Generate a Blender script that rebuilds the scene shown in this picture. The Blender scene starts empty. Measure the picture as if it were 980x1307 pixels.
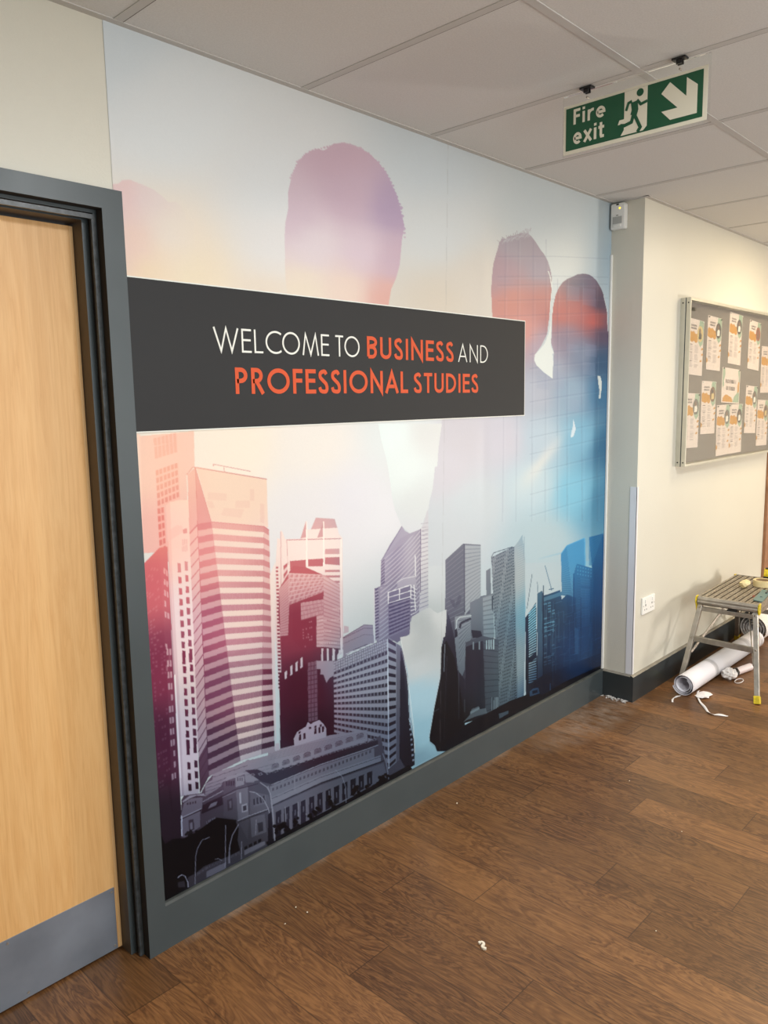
import bpy, bmesh, math, random
import numpy as np
from mathutils import Vector, Matrix
PI = math.pi
SC = bpy.context.scene
COL = SC.collection
# ================================================================ camera, exposure, lights
H = 2.476
X1 = 3.655          # the wall steps forward here
WB = -0.168         # face of the stepped wall
yaw, pitch, roll = math.radians(46.7446), math.radians(-8.0276), math.radians(-0.9807)
F = Vector((math.sin(yaw)*math.cos(pitch), math.cos(yaw)*math.cos(pitch), math.sin(pitch)))
R = F.cross(Vector((0, 0, 1))).normalized(); U = R.cross(F)
R, U = R*math.cos(roll) + U*math.sin(roll), -R*math.sin(roll) + U*math.cos(roll)
cd = bpy.data.cameras.new('camera'); cam = bpy.data.objects.new('camera', cd); COL.objects.link(cam)
cd.sensor_fit = 'VERTICAL'; cd.sensor_height = 36.0; cd.sensor_width = 27.0; cd.lens = 996.95/1307*36.0
cd.clip_start = 0.05
M = Matrix((R, U, -F)).transposed().to_4x4(); M.translation = Vector((0, -1.8865, 1.5451)); cam.matrix_world = M
SC.camera = cam
SC.view_settings.view_transform = 'Standard'; SC.view_settings.look = 'None'
SC.view_settings.exposure = 0.0; SC.view_settings.gamma = 1.0; SC.view_settings.use_curve_mapping = False
world = bpy.data.worlds.new('world'); SC.world = world; world.use_nodes = True
world.node_tree.nodes['Background'].inputs[0].default_value = (0.8, 0.9, 1.0, 1); world.node_tree.nodes['Background'].inputs[1].default_value = 0.3
def area_light(name, loc, size, energy, color, rot=(0, 0, 0), spread=180):
    l = bpy.data.lights.new(name, 'AREA'); l.shape = 'RECTANGLE'; l.size, l.size_y = size; l.energy = energy; l.color = color; l.spread = math.radians(spread)
    o = bpy.data.objects.new(name, l); COL.objects.link(o); o.location = loc; o.rotation_euler = rot; return o
COOL = (0.95, 0.985, 1.0); WARM = (1.0, 0.80, 0.50)
# recessed ceiling panels along the corridor (all just above the frame) and two added area lights at the back wall
PANELS = [(1.357, -1.688, 34, COOL), (3.157, -1.688, 30, COOL), (4.957, -0.988, 18, WARM), (6.757, -1.688, 20, WARM)]
for x, y, e, c in PANELS: area_light('ceiling_panel_light', (x, y, H - 0.012), (0.56, 0.56), e, c)
area_light('side_shadow_light', (6.6, -3.72, 0.9), (0.6, 0.6), 92, (1.0, 0.93, 0.84), (math.radians(90), 0, 0))  # added lamp, placed to throw the platform's shadow on the wall
area_light('rear_fill_light', (1.6, -3.72, 1.35), (3.0, 1.7), 62, (0.94, 0.98, 1.0), (math.radians(90), 0, 0))  # added fill lamp that brightens the mural from the front
MURAL_K = 0.89
# ---------------------------------------------------------------- printed artwork of the mural (numpy, flat print)
def homog(src, dst):
    A = []
    for (x, y), (u, v) in zip(src, dst):
        A.append([x, y, 1, 0, 0, 0, -u*x, -u*y, -u]); A.append([0, 0, 0, x, y, 1, -v*x, -v*y, -v])
    _, _, vt = np.linalg.svd(np.array(A, float))
    return vt[-1].reshape(3, 3)
def happly(Hm, p):
    p = np.asarray(p, float)
    q = p @ Hm[:, :2].T + Hm[:, 2]
    return q[..., :2] / q[..., 2:3]

def paint_mural():
    PW, PH = 2096, 1870
    HI = homog([(131, 26), (781, 257), (768, 857), (200.5, 1152)], [(0, 0), (PW, 0), (PW, PH), (0, PH)])
    HB = np.linalg.inv(HI)
    rng = np.random.RandomState(4)
    def field(cp, s=60.0, sat=.86):
        cp = np.array(cp, float)
        gx, gy = np.meshgrid(np.linspace(0, PW, 66), np.linspace(0, PH, 58))
        q = happly(HB, np.stack([gx, gy], -1))
        d2 = ((q[..., None, :] - cp[:, :2])**2).sum(-1)
        lum = cp[:, 2:].mean(1, keepdims=True); cp[:, 2:] = lum + (cp[:, 2:] - lum)*sat
        w = 1.0/(d2 + s*s*.25)**2.1
        f = (w[..., None]*cp[:, 2:]).sum(-2)/w.sum(-1)[..., None]
        xi = np.linspace(0, 65, PW); yi = np.linspace(0, 57, PH)
        x0 = np.minimum(xi.astype(int), 64); fx = (xi - x0)[None, :, None]
        y0 = np.minimum(yi.astype(int), 56); fy = (yi - y0)[:, None, None]
        r = f[y0]*(1 - fy) + f[y0 + 1]*fy
        return (r[:, x0]*(1 - fx) + r[:, x0 + 1]*fx).astype(np.float32)
    SKY = field([(140,40,212,222,228),(220,150,224,229,231),(350,240,222,226,228),(350,310,226,224,222),(200,330,240,225,208),(250,365,240,222,192),(335,385,232,216,196),
        (560,200,202,212,218),(560,300,212,217,218),(600,360,216,208,196),(560,385,214,203,186),(700,260,196,206,210),(720,325,212,220,220),(745,330,210,218,218),(777,330,160,190,210),
        (300,565,243,228,208),(400,570,234,226,216),(450,640,222,220,226),(400,650,226,222,222),(510,560,216,224,223),(540,600,210,212,212),(530,800,168,180,184),(530,730,200,208,212),(535,880,152,192,212),(530,975,112,155,178),
        (590,580,198,194,206),(600,660,194,204,210),(640,560,200,196,208),(650,620,196,210,218),(690,620,170,205,222),(735,590,128,190,216),(745,650,120,190,220),(680,700,176,196,206),(690,740,178,198,206),(772,620,84,146,186),(760,680,110,185,215),(480,660,224,224,228)], 60)
    LT = field([(190,600,250,210,186),(190,680,250,205,190),(300,620,242,222,196),(300,760,240,220,206),(235,800,238,218,220),(230,950,190,186,206),(300,900,216,202,198),(400,700,246,232,222),(400,790,214,190,190),(400,900,168,165,188),(450,860,168,180,196),
        (350,1000,150,160,180),(260,1060,118,125,150),(450,950,128,142,165),(500,700,205,205,216),(535,700,226,226,224),(480,850,165,180,200),(490,960,110,128,155),(590,740,176,186,190),(650,740,190,200,202),(650,850,150,176,184),
        (740,700,82,165,212),(765,800,40,95,150),(690,780,110,175,200),(700,880,30,70,112),(600,900,108,130,142)], 50, 1.0)
    DK = field([(180,600,240,172,148),(190,680,222,120,110),(190,740,204,95,104),(200,850,120,40,68),(200,950,62,20,46),(210,1050,22,10,22),(220,1110,10,7,12),(270,700,222,140,140),(290,800,168,88,114),(290,880,112,60,90),(290,960,60,38,62),
        (380,720,188,92,98),(380,800,126,42,62),(390,880,62,14,34),(400,930,36,10,26),(450,860,50,50,72),(500,700,116,102,132),(500,780,70,65,102),(500,900,25,25,40),(350,1000,36,38,56),(300,1080,9,9,15),(450,1000,15,17,28),
        (590,730,78,78,98),(590,850,25,22,38),(570,930,8,8,14),(650,760,45,60,76),(650,880,25,38,50),(690,800,18,34,60),(740,720,28,100,155),(740,830,15,48,92),(762,850,12,28,58),(690,880,9,14,30),(760,740,22,66,118)], 50, 1.0)
    img = SKY.copy()
    def tofld(v):
        if isinstance(v, (tuple, list)): return np.array(v, np.float32)
        return v
    def span(P):
        x0 = max(int(P[:, 0].min()), 0); x1 = min(int(P[:, 0].max()) + 2, PW)
        y0 = max(int(P[:, 1].min()), 0); y1 = min(int(P[:, 1].max()) + 2, PH)
        return x0, x1, y0, y1
    def inside(P, x0, x1, y0, y1):
        ys = (np.arange(y0, y1) + .5)[:, None]; xs = (np.arange(x0, x1) + .5)[None, :]
        m = np.zeros((y1 - y0, x1 - x0), bool)
        for i in range(len(P)):
            xa, ya = P[i]; xb, yb = P[(i + 1) % len(P)]
            if ya == yb: continue
            c = ((ya > ys) != (yb > ys))
            xc = xa + (ys - ya)*(xb - xa)/(yb - ya)
            m ^= c & (xs < xc)
        return m
    def poly(pts, L, a=1.0, raw=False):
        P = np.asarray(pts, float) if raw else happly(HI, pts)
        x0, x1, y0, y1 = span(P)
        if x1 <= x0 or y1 <= y0: return
        m = inside(P, x0, x1, y0, y1)
        v = img[y0:y1, x0:x1]
        if isinstance(L, np.ndarray): c = L[y0:y1, x0:x1]
        elif isinstance(L, tuple): c = np.array(L, np.float32)[None, None]
        else:
            d = DK[y0:y1, x0:x1]; c = d + (LT[y0:y1, x0:x1] - d)*L
        am = (m*a)[..., None] if np.isscalar(a) else (m*a[y0:y1, x0:x1])[..., None]
        v += (c - v)*am
    def quad(q4, fn, a=1.0):
        # fn(s,t)->(L, alpha)
        P = happly(HI, q4)
        x0, x1, y0, y1 = span(P)
        if x1 <= x0 or y1 <= y0: return
        m = inside(P, x0, x1, y0, y1)
        gx, gy = np.meshgrid(np.arange(x0, x1) + .5, np.arange(y0, y1) + .5)
        e, f, g = P[1] - P[0], P[3] - P[0], P[0] - P[1] + P[2] - P[3]
        hx, hy = gx - P[0][0], gy - P[0][1]
        k2 = g[0]*f[1] - g[1]*f[0]; k1 = e[0]*f[1] - e[1]*f[0] + hx*g[1] - hy*g[0]; kk = hx*e[1] - hy*e[0]
        if abs(k2) < 1e-6*abs(e[0]*f[1] - e[1]*f[0]): tt = -kk/k1
        else:
            w_ = np.sqrt(np.maximum(k1*k1 - 4*kk*k2, 0)); ta = (-k1 + w_)/(2*k2); tb_ = (-k1 - w_)/(2*k2)
            tt = np.where(np.abs(ta - .5) < np.abs(tb_ - .5), ta, tb_)
        dx_ = e[0] + g[0]*tt; dy_ = e[1] + g[1]*tt
        ss = np.where(np.abs(dx_) > np.abs(dy_), (hx - f[0]*tt)/np.where(np.abs(dx_) < 1e-9, 1e-9, dx_), (hy - f[1]*tt)/np.where(np.abs(dy_) < 1e-9, 1e-9, dy_))
        L, al = fn(ss, tt)
        d = DK[y0:y1, x0:x1]; c = d + (LT[y0:y1, x0:x1] - d)*np.asarray(L, np.float32)[..., None]
        v = img[y0:y1, x0:x1]
        v += (c - v)*((m*al*a).astype(np.float32))[..., None]
    def line(pts, w, L, a=1.0):
        P = np.asarray(pts, float)
        for i in range(len(P) - 1):
            d = P[i + 1] - P[i]; n = np.array([-d[1], d[0]])/(np.hypot(*d) + 1e-9)*w/2
            poly([P[i] + n, P[i + 1] + n, P[i + 1] - n, P[i] - n], L, a)
    def cr(x0, y0, s): return lambda *p: [(x0 + a/s, y0 + b/s) for a, b in p]
    c1 = cr(170, 540, 3.63); c2 = cr(170, 820, 3.63); c3 = cr(340, 640, 4.26); c4 = cr(330, 820, 3.92); c5 = cr(540, 640, 3.92)
    c6 = cr(540, 270, 3.35); c7 = cr(130, 20, 2.279); c8 = cr(210, 960, 6.125); c9 = cr(340, 900, 4.455); c0 = cr(170, 520, 5.444); c10 = cr(470, 560, 7.54); c11 = cr(640, 780, 6.125)
    fr = lambda v, n: (v*n) % 1.0
    def stripes(n, duty, La, Lb, ph=0.0): return lambda s, t: (np.where(fr(t + ph, n) < duty, La, Lb), 1.0)
    def grid(nx, ny, dx, dy, Lw, Lb): return lambda s, t: (np.where((fr(s, nx) < dx) & (fr(t, ny) < dy), Lw, Lb), 1.0)
    def solid(L): return lambda s, t: (np.zeros_like(s) + L, 1.0)
    def speck(nx, ny, Lw, Lb, p, seed):
        tab = np.random.RandomState(seed).rand(ny + 2, nx + 2)
        def f(s, t):
            i = np.clip((s*nx).astype(int), 0, nx); j = np.clip((t*ny).astype(int), 0, ny)
            on = (tab[j, i] < p) & (fr(s, nx) < .7) & (fr(t, ny) < .55)
            return np.where(on, Lw, Lb), 1.0
        return f
    # ---- heads above the banner
    H1 = field([(430,190,204,172,188),(380,270,212,188,202),(440,250,205,176,194),(500,265,184,160,190),(400,310,224,208,214),(460,320,220,198,210),(500,330,206,178,194),(385,370,234,218,196),(440,370,234,210,194),(490,380,226,172,160)], 30)
    poly(c7((540,860),(528,760),(526,640),(528,600),(536,560),(536,510),(545,470),(556,440),(566,420),(580,405),(600,392),(622,385),(640,388),(655,378),(668,368),(690,367),(720,376),(750,386),(775,400),(800,425),(822,455),(838,490),(852,520),(862,560),(873,605),(866,650),(860,720),(850,758),(835,792),(824,860)), H1)
    for k in range(60):                                             # curls of hair round the crown
        t = k/59.0
        path = np.array(c7((545,470),(566,420),(600,392),(655,378),(700,368),(750,386),(800,425),(838,490),(862,560),(872,640)))
        i = min(int(t*9), 8); p = path[i] + (path[i+1] - path[i])*(t*9 - i)
        r = 1.0 + 1.7*rng.rand()*(0.6 + t)
        o = (p - np.array([435, 290])); o /= np.hypot(*o); p = p + o*(rng.rand()*1.2)
        a = np.linspace(0, 6.28, 7); poly([(p[0] + r*math.cos(b), p[1] + r*math.sin(b)*.8) for b in a], H1, .9)
    H0 = field([(150,250,234,202,200),(200,250,230,210,210),(170,310,238,206,192),(225,290,232,222,212),(200,350,242,216,180),(260,350,240,228,190)], 30)
    _g = happly(HB, np.stack(np.meshgrid(np.arange(PW), np.arange(PH)), -1)).astype(np.float32); gx, gyy = _g[..., 0], _g[..., 1]
    fade = np.clip((262 - gx)/90, 0, 1)
    poly(c7((0,500),(28,490),(50,488),(60,478),(80,476),(100,484),(120,492),(150,505),(175,525),(192,542),(215,540),(235,560),(243,590),(268,598),(262,640),(270,680),(320,780),(320,860),(0,860)), H0, fade)
    # ---- bodies of the group on the right: tinted glass-tower texture in their outlines
    BD = field([(660,310,170,160,170),(640,350,178,150,160),(690,340,165,155,170),(650,385,210,142,130),(690,385,198,134,128),(665,420,218,150,140),(690,440,178,160,175),(740,360,122,116,136),(765,390,84,82,108),(740,395,194,116,112),
        (760,405,222,98,84),(715,400,196,112,106),(720,430,142,130,150),(770,425,96,84,110),(740,450,126,140,165),(770,460,56,92,130),(700,470,160,168,186),(680,500,176,182,196),(730,500,140,168,192),(770,500,62,118,160),
        (690,560,178,198,212),(640,560,198,196,208),(590,560,198,194,202),(570,600,200,197,206),(740,560,120,182,212),(775,570,50,110,152),(600,640,196,206,212),(680,620,184,208,218),(735,630,118,192,222),(772,640,70,140,180),(560,680,196,204,210),(690,690,172,198,208)], 26)
    RB = [(669,411),(669,530)]
    poly(c6((290,480),(283,330),(287,270),(292,220),(303,180),(312,150),(318,125),(330,108),(345,110),(360,98),(378,96),(395,90),(415,84),(440,84),(455,96),(470,115),(480,130),(498,158),(512,175),(528,205),(540,245),(546,285),(545,330),(537,400),(536,440),(530,480),(525,520),(500,570),(472,610),(470,630),(480,655),(510,685),(548,712),(555,600),(543,560),(545,500),(546,440),(552,395),(562,350),(575,320),(592,296),(615,280),(640,270),(655,262),(680,258),(705,262),(722,272),(740,290),(758,320),(770,350),(782,400),(787,440),(788,500),(798,545),(800,600),(792,680),(798,760),(810,800),(830,1500),(-80,1520),(-95,1330),(10,1307),(25,1190),(48,1000),(58,960),(74,880),(190,700),(285,560)), BD)
    # the tower facade showing through the figures
    for k, x in enumerate((345, 400, 465, 520, 570, 610, 672, 735)):
        line(c6((x, 110 if x < 550 else 280), (x - 12 + k*3, 1330)), 1.1, (95, 100, 130), .12 if x < 560 else .17)
        line(c6((x + 9, 110 if x < 550 else 280), (x - 3 + k*3, 1330)), .7, (215, 222, 228), .12)
    for k, y in enumerate((170, 255, 290, 355, 420, 500, 580, 640, 700, 780, 860, 930, 1000, 1080, 1170, 1260)):
        line(c6((310 if y < 480 else 450, y + 15 + k*2), (560, y + 14), (790, y + 24 - k*5)), 1.0, (85, 98, 130), .15)
        line(c6((310 if y < 480 else 450, y + 24 + k*2), (560, y + 23), (790, y + 33 - k*5)), .7, (210, 218, 226), .1)
    for (x0_, y0_, x1_, y1_) in ((610,310,665,380),(680,320,735,400),(610,560,660,600),(690,560,740,620),(560,680,600,760),(680,640,735,700),(620,800,665,860),(480,700,530,760)):
        poly(c6((x0_, y0_), (x1_, y0_ + 8), (x1_, y1_), (x0_, y1_ - 6)), (150, 160, 185), .18)
    # diagonal streak of light
    ua, ub = (gx - 688.0)*.62 + (gyy - 592.0)*(-.785), (gx - 688.0)*.785 + (gyy - 592.0)*.62
    sa = .55*np.exp(-(ua/38)**2 - (ub/(7 + np.clip(-ua, 0, 60)*.16))**2)
    poly([(575, 540), (772, 480), (772, 690), (575, 690)], (228, 222, 212), sa.astype(np.float32))
    # bright slivers between the figures
    W1 = (222, 228, 224)
    poly(c6((528,248),(536,270),(545,330),(548,325),(541,275),(532,248)), W1)
    poly(c6((553,380),(545,430),(540,480),(530,520),(515,560),(495,585),(472,608),(470,635),(480,655),(512,685),(549,712),(552,640),(548,605),(555,602),(543,575),(541,545),(544,470)), W1)
    poly(c6((745,700),(756,702),(762,725),(760,770),(756,800),(750,798),(752,760),(747,730)), W1)
    poly(c6((640,888),(650,930),(640,962),(629,968),(630,945),(636,925)), (205,220,228))
    line(c6((770,352),(786,420),(789,500),(800,560)), .8, (225,230,230), .8); line(c6((546,285),(545,330),(536,440)), .7, W1, .8)
    # hair wisps
    for k in range(18):
        u = k/17; x = 322 + u*128; y = 118 - 46*u**.7 + 8*rng.rand(); a = 2.6 - u*1.2 + rng.randn()*.25; l = 10 + rng.rand()*12
        line(c6((x, y + 6), (x + l*.5*math.cos(a) + 2, y - l*.5*math.sin(a)), (x + l*math.cos(a) + 6, y - l*.8*math.sin(a))), .7, BD, .9)
        x = 330 + u*118; y = 122 - 30*u + 10*rng.rand(); line(c6((x, y), (x + 9, y - 14), (x + 19, y - 17)), .6, (204, 210, 214), .55)
    # brighter sky between the two middle figures
    G1 = field([(495,550,222,234,232),(545,550,214,216,214),(510,600,220,230,228),(535,640,210,216,216),(520,680,210,214,218)], 30)
    poly(c10((75,-150),(105,10),(130,100),(155,200),(175,310),(195,440),(208,560),(235,680),(300,840),(380,910),(490,870),(555,660),(600,480),(622,270),(645,262),(655,100),(668,0),(690,-150)), G1)
    # ---- skyline: far left tower
    poly(c0((40,190),(415,155),(420,400),(365,460),(385,980),(60,1000)), .62, .8)
    poly(c0((5,165),(50,180),(70,980),(50,980)), .95, .7)
    quad(c0((138,205),(298,165),(302,235),(142,262)), grid(6, 1, .74, .9, .1, .62), .6)
    quad(c0((142,265),(300,228),(306,300),(148,350)), grid(6, 1, .8, .97, .1, .62), .6)
    quad(c0((152,428),(308,372),(322,622),(168,690)), grid(6, 5, .72, .68, 0., .62), .85)
    quad(c0((165,690),(215,680),(232,995),(185,1020)), grid(2, 6, .72, .7, 0., .62), .85)
    # dark red block at the left edge
    poly(c1((0,700),(45,645),(118,570),(155,565),(185,1161)) + c2((225,900),(120,1198),(60,100)), .1)
    poly(c1((45,650),(118,572),(152,1161)) + c2((180,800),(60,60)), .0, .35)
    quad(c1((138,660),(160,680),(178,1161),(150,1161)), speck(2, 10, .7, .1, .75, 1), .8)
    quad(c2((152,20),(176,20),(200,640),(178,650)), speck(2, 12, .75, .1, .7, 2), .8)
    quad(c1((55,700),(115,620),(145,1161),(70,1161)), speck(5, 30, .3, .06, .3, 3), .6)
    quad(c2((70,20),(150,10),(175,640),(110,680)), speck(6, 34, .25, .04, .3, 5), .6)
    # slim white tower
    poly(c1((150,372),(168,358),(200,352),(250,348),(262,480),(285,1161)) + c2((300,690),(215,705),(180,20)), .97)
    poly(c1((150,372),(168,358),(175,600),(205,1161)) + c2((232,700),(218,705),(180,20)), .84)
    line(c1((158,540),(188,1161)), 1.0, .6); line(c2((190,140),(220,700)), 1.4, 1.15)
    poly(c1((160,490),(200,465),(225,470),(225,500),(160,540)), .8, .6)
    for k in range(11): line(c1((222 + k*2.6, 530), (222 + k*2.6, 588)), .45, .25, .8 if k % 2 else 0)
    poly(c1((226,485),(246,480),(247,502),(228,506)), .35)
    ys = [640, 703, 755, 805, 855, 905, 955, 1003, 1065]
    for y in ys:
        u = (y - 640)/480.0; h = 44 if y in (640, 1065) else 32
        for bx, dy in ((202 + 24*u, 0), (234 + 22*u, -8)): poly(c1((bx, y + dy), (bx + 15, y + dy + 3), (bx + 16, y + dy + h), (bx + 1, y + dy + h)), .08 if y > 680 else .3)
    for y in (28, 50 + 50, 150, 203, 252, 300, 350, 398, 440, 460, 545, 595, 645):
        u = y/665.0; h = 52 if y in (28, 460) else 34
        for bx, dy in ((222 + 30*u, 0), (254 + 30*u, -8)): poly(c2((bx, y + dy), (bx + 15, y + dy + 3), (bx + 16, y + dy + h), (bx + 1, y + dy + h)), .0)
    # big banded tower
    a1, b1, cc1, d1 = c0((370,455),(425,405),(440,800),(385,862)); poly([a1, b1, cc1, d1], .55)
    poly(c0((425,405),(535,785),(440,802)), .32)
    poly(c0((430,402),(915,488),(925,830),(535,785)), .86)
    for q in (((500,640),(540,640),(560,690),(520,690)), ((620,690),(760,700),(740,760),(600,740)), ((510,580),(640,590),(640,640),(510,630)), ((700,640),(800,640),(800,690),(700,690)), ((800,560),(830,560),(830,640),(800,640)), ((870,660),(900,665),(900,800),(870,790))):
        poly(c0(*q), .72, .6)
    line(c0((365,458),(408,405),(917,492)), 1.0, .05, .9); line(c0((425,405),(440,800)), .6, 0, .9); line(c0((425,405),(535,785)), .5, .1)
    line(c0((545,385),(805,437)), .7, .1); line(c0((620,405),(625,435)), .7, .1); line(c0((547,385),(550,400)), .9, 0)
    NB = 21
    TLm, TRm, BRm, BLm = c0((440,802),(535,785)) + c2((490,545),(345,615))
    quad([TLm, TRm, BRm, BLm], stripes(NB, .52, .04, .52), 1)
    quad([TRm, c0((897,820))[0], c2((588,515))[0], BRm], lambda s, t: (np.where(fr(t, NB) < .52, .36 + .12*(fr(s, 26) < .15), .92 - .06*(fr(t, NB) > .95)), 1.0), 1)
    quad(c0((897,820),(932,845)) + c2((648,500),(588,515)), lambda s, t: (np.where(fr(t, NB) < .52, np.where(t > .62, .02, .34), .72), 1.0), 1)
    quad(c0((385,862),(440,802)) + c2((345,615),(305,690)), lambda s, t: (np.where(fr(t, 24) < .13, .05, np.where(t > .86, .15, .66)), 1.0), 1)
    line(c0((440,802)) + c2((345,615)), .6, 0); line([c0((897,820))[0], c2((588,515))[0]], .5, .3, .7); line(c0((535,785)) + c2((490,545)), .5, .2, .7)
    line(c0((385,862),(440,802),(535,785),(897,820),(932,845)), .7, .0, .9)
    # slit of sky beside it
    poly(c1((625,700),(650,640),(650,1161)) + c2((655,500),(640,300)), .98, .85)
    # white tower with fins
    poly(c3((40,340),(50,195),(66,200),(68,152),(76,158),(92,200),(175,200),(203,100),(208,150),(232,148),(258,85),(360,92),(374,140),(384,175),(402,195),(408,820),(350,870),(60,1023),(40,700)), .93)
    poly(c3((232,148),(258,85),(360,92),(374,140)), .55); poly(c3((175,198),(205,102),(206,190)), .4, .8); poly(c3((265,195),(300,102),(300,190)), .4, .8)
    line(c3((100,205),(395,200)), .9, .1, .8); line(c3((100,205),(108,340)), .6, .3, .7)
    poly(c3((118,320),(204,314),(204,365),(118,365)), .12); poly(c3((216,312),(298,308),(298,350),(216,350)), .14); poly(c3((308,302),(388,300),(388,345),(308,338)), .25)
    poly(c3((308,256),(386,254),(386,284),(308,284)), .5)
    for y in (370, 400, 430): poly(c3((308, y), (388, y), (388, y + 12), (308, y + 12)), .35)
    for x in (208, 300, 395): line(c3((x, 105 if x < 390 else 200), (x + 1, 350 if x < 390 else 820)), 1.5, 1.05)
    quad(c3((42,350),(54,350),(72,1023),(56,1023)), stripes(34, .5, .05, .95)); quad(c3((84,345),(104,330),(104,400),(84,440)), stripes(2, .5, .1, .8))
    line(c3((68,160),(72,700)), .8, .35, .7)
    # dark glass block before it
    poly(c3((108,390),(135,345),(205,355),(300,398),(388,450),(393,800),(358,868),(358,1030),(75,1030),(65,725),(56,600),(60,470)) , .06)
    poly(c4((95,150),(365,60),(372,460),(330,500),(100,530)), .03)
    quad(c3((108,385),(300,396),(300,490),(112,560)), lambda s, t: (np.where((fr(t, 7) < .25) | (fr(s, 7) < .08), .85, .42 + .3*np.sin(s*23 + t*9)**2), 1.0), .85)
    quad(c3((60,470),(120,400),(108,725),(65,728)), stripes(20, .3, .45, .68), .85)
    poly(c3((135,560),(300,488),(300,530),(178,548),(178,645),(262,620),(262,790),(180,800),(130,740)), .04, .8)
    quad(c3((300,396),(388,450),(392,800),(300,790)), stripes(18, .3, .52, .72), .95)
    quad(c3((262,620),(300,610),(300,790),(262,790)), stripes(9, .3, .55, .74)); quad(c3((178,548),(300,530),(300,610),(178,645)), grid(14, 4, .8, .8, .66, .4))
    for (x, y) in ((275,640),(340,640),(300,700),(330,765),(280,765),(350,580)):
        for k in range(5): poly(c3((x + k*9, y), (x + 5 + k*9, y), (x + 5 + k*9, y + 9), (x + k*9, y + 9)), 1.0, .6)
    quad(c3((185,660),(258,640),(258,790),(190,800)), speck(8, 9, .45, .04, .25, 8), .8)
    for x, y, h in ((90,915,50),(120,885,60),(148,865,60),(175,842,64)): poly(c3((x,y+10),(x+12,y),(x+12,y+h-8),(x,y+h)), .95)
    quad(c3((215,880),(265,862),(265,1030),(215,1030)), grid(3, 9, .8, .82, .38, .15)); quad(c4((238,100),(285,90),(288,392),(240,400)), grid(3, 13, .8, .8, .36, .15))
    quad(c3((265,868),(352,866),(355,940),(330,960),), stripes(5, .3, .5, .75)); poly(c4((280,90),(365,92),(368,165),(345,178),(330,202),(315,160),(300,160),(300,132),(280,132)), .68)
    for x in (288, 318, 348): poly(c3((x, 798), (x + 10, 798), (x + 10, 866), (x, 866)), .97)
    for x in (302, 332, 362): poly(c3((x, 798), (x + 12, 798), (x + 12, 866), (x, 866)), .1)
    # low block behind
    poly(c3((405,740),(520,672),(568,675),(575,772),(480,800),(405,850)), .56); line(c3((405,745),(520,690),(568,692)), .7, .2); line(c3((405,775),(520,725),(570,728)), .6, .3); line(c3((405,740),(520,672),(568,675)), .8, .2)
    poly(c3((410,675),(436,680),(436,712),(410,720)), .8); line(c3((460,812),(540,780)), 2.2, .25); line(c3((420,830),(560,775)), .8, 1.)
    for x in (360, 385, 405): line(c3((x, 805), (x - 2, 860)), 1.2, 1.)
    # curved glass tower
    poly(c3((575,475),(612,462),(612,325),(660,235),(726,134),(742,160),(768,175),(830,150),(830,620),(770,650),(750,745),(640,770),(590,778)), .5)
    quad(c3((612,325),(830,150),(830,620),(600,778)), lambda s, t: (np.where(fr(t + .10*s*s, 19) < .3, .8, .42 + .1*np.cos(s*9)), 1.0), .75)
    quad(c3((612,330),(632,310),(632,450),(612,465)), stripes(8, .5, .1, .5)); quad(c3((578,478),(598,470),(600,750),(582,760)), stripes(16, .5, .1, .6))
    line(c3((575,475),(577,775)), 1.1, 1.05); line(c3((575,475),(645,455)), .8, .3); line(c3((612,325),(726,134)), .8, .1); poly(c3((726,134),(742,160),(768,175),(720,200),(640,290)), .6, .5)
    poly(c3((830,150),(846,110),(860,60),(868,45),(870,585),(820,612)), .84); quad(c3((832,160),(868,150),(870,585),(822,605)), stripes(19, .22, .55, .86)); line(c3((828,150),(826,500)), .8, .05)
    for k in range(5): line(c3((842 - k*3, 150 - k*0 - k*22 + 60), (868, 150 - k*22 + 55)), .6, .4, .6)
    # tower in front with roof frames
    poly(c3((700,440),(730,420),(780,404),(800,412),(808,470),(700,470)), .62); line(c3((700,440),(735,421),(795,410)), .8, 1.); line(c3((798,290),(800,410)), 1.0, 1.)
    poly(c3((650,495),(775,455),(805,480),(805,620),(772,640),(770,690),(775,720),(745,740),(700,772),(655,742)), .3)
    quad(c3((655,555),(768,520),(768,690),(655,742)), stripes(9, .5, .02, .42)); quad(c3((775,460),(805,480),(805,620),(772,640)), stripes(8, .3, .95, .3))
    for p in (((650,496),(775,456)), ((650,525),(775,488)), ((650,556),(775,520)), ((652,496),(652,560)), ((713,478),(713,535)), ((775,456),(775,530)), ((792,455),(800,600))): line(c3(*p), 1.1, 1.1)
    # office block with rows of windows
    poly(c3((355,870),(645,745),(720,790),(735,830)) + c4((735,170),(745,400),(770,500),(772,620),(735,645),(640,690),(370,460)), .12)
    TLo, TRo = c3((355,872),(645,747)); BLo, BRo = c4((370,480),(640,640))
    TR2 = c4((640,42))[0]; TL2 = c4((366,150))[0]
    quad([TLo, TRo, TR2, TL2], grid(24, 4, .8, .8, .72, .35))
    quad([TL2, TR2, c4((640,610))[0], c4((370,500))[0]], lambda s, t: (np.where(fr(t, 14) < .42, np.where(fr(s, 15) < .72, .05, .55), np.where(fr(t, 14) < .5, .4, .72)), 1.0))
    quad(c3((645,747),(722,792)) + c4((700,600),(640,660)), lambda s, t: (np.where((fr(t, 16) < .42) & (s > .08) & (s < .62), .0, np.where(s < .08, 1.1, .66 - .25*(s > .66))), 1.0))
    poly(c4((700,20),(712,60),(722,200),(742,400),(768,500),(772,620),(735,640),(695,590)), .02)
    for k in range(9): poly(c4((742 + k*2.2, 385 + k*26), (752 + k*2.2, 383 + k*26), (752 + k*2.2, 392 + k*26), (742 + k*2.2, 396 + k*26)), .9)
    line(c4((700,20),(740,190),(747,380),(768,470)), .7, .8, .7)
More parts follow.
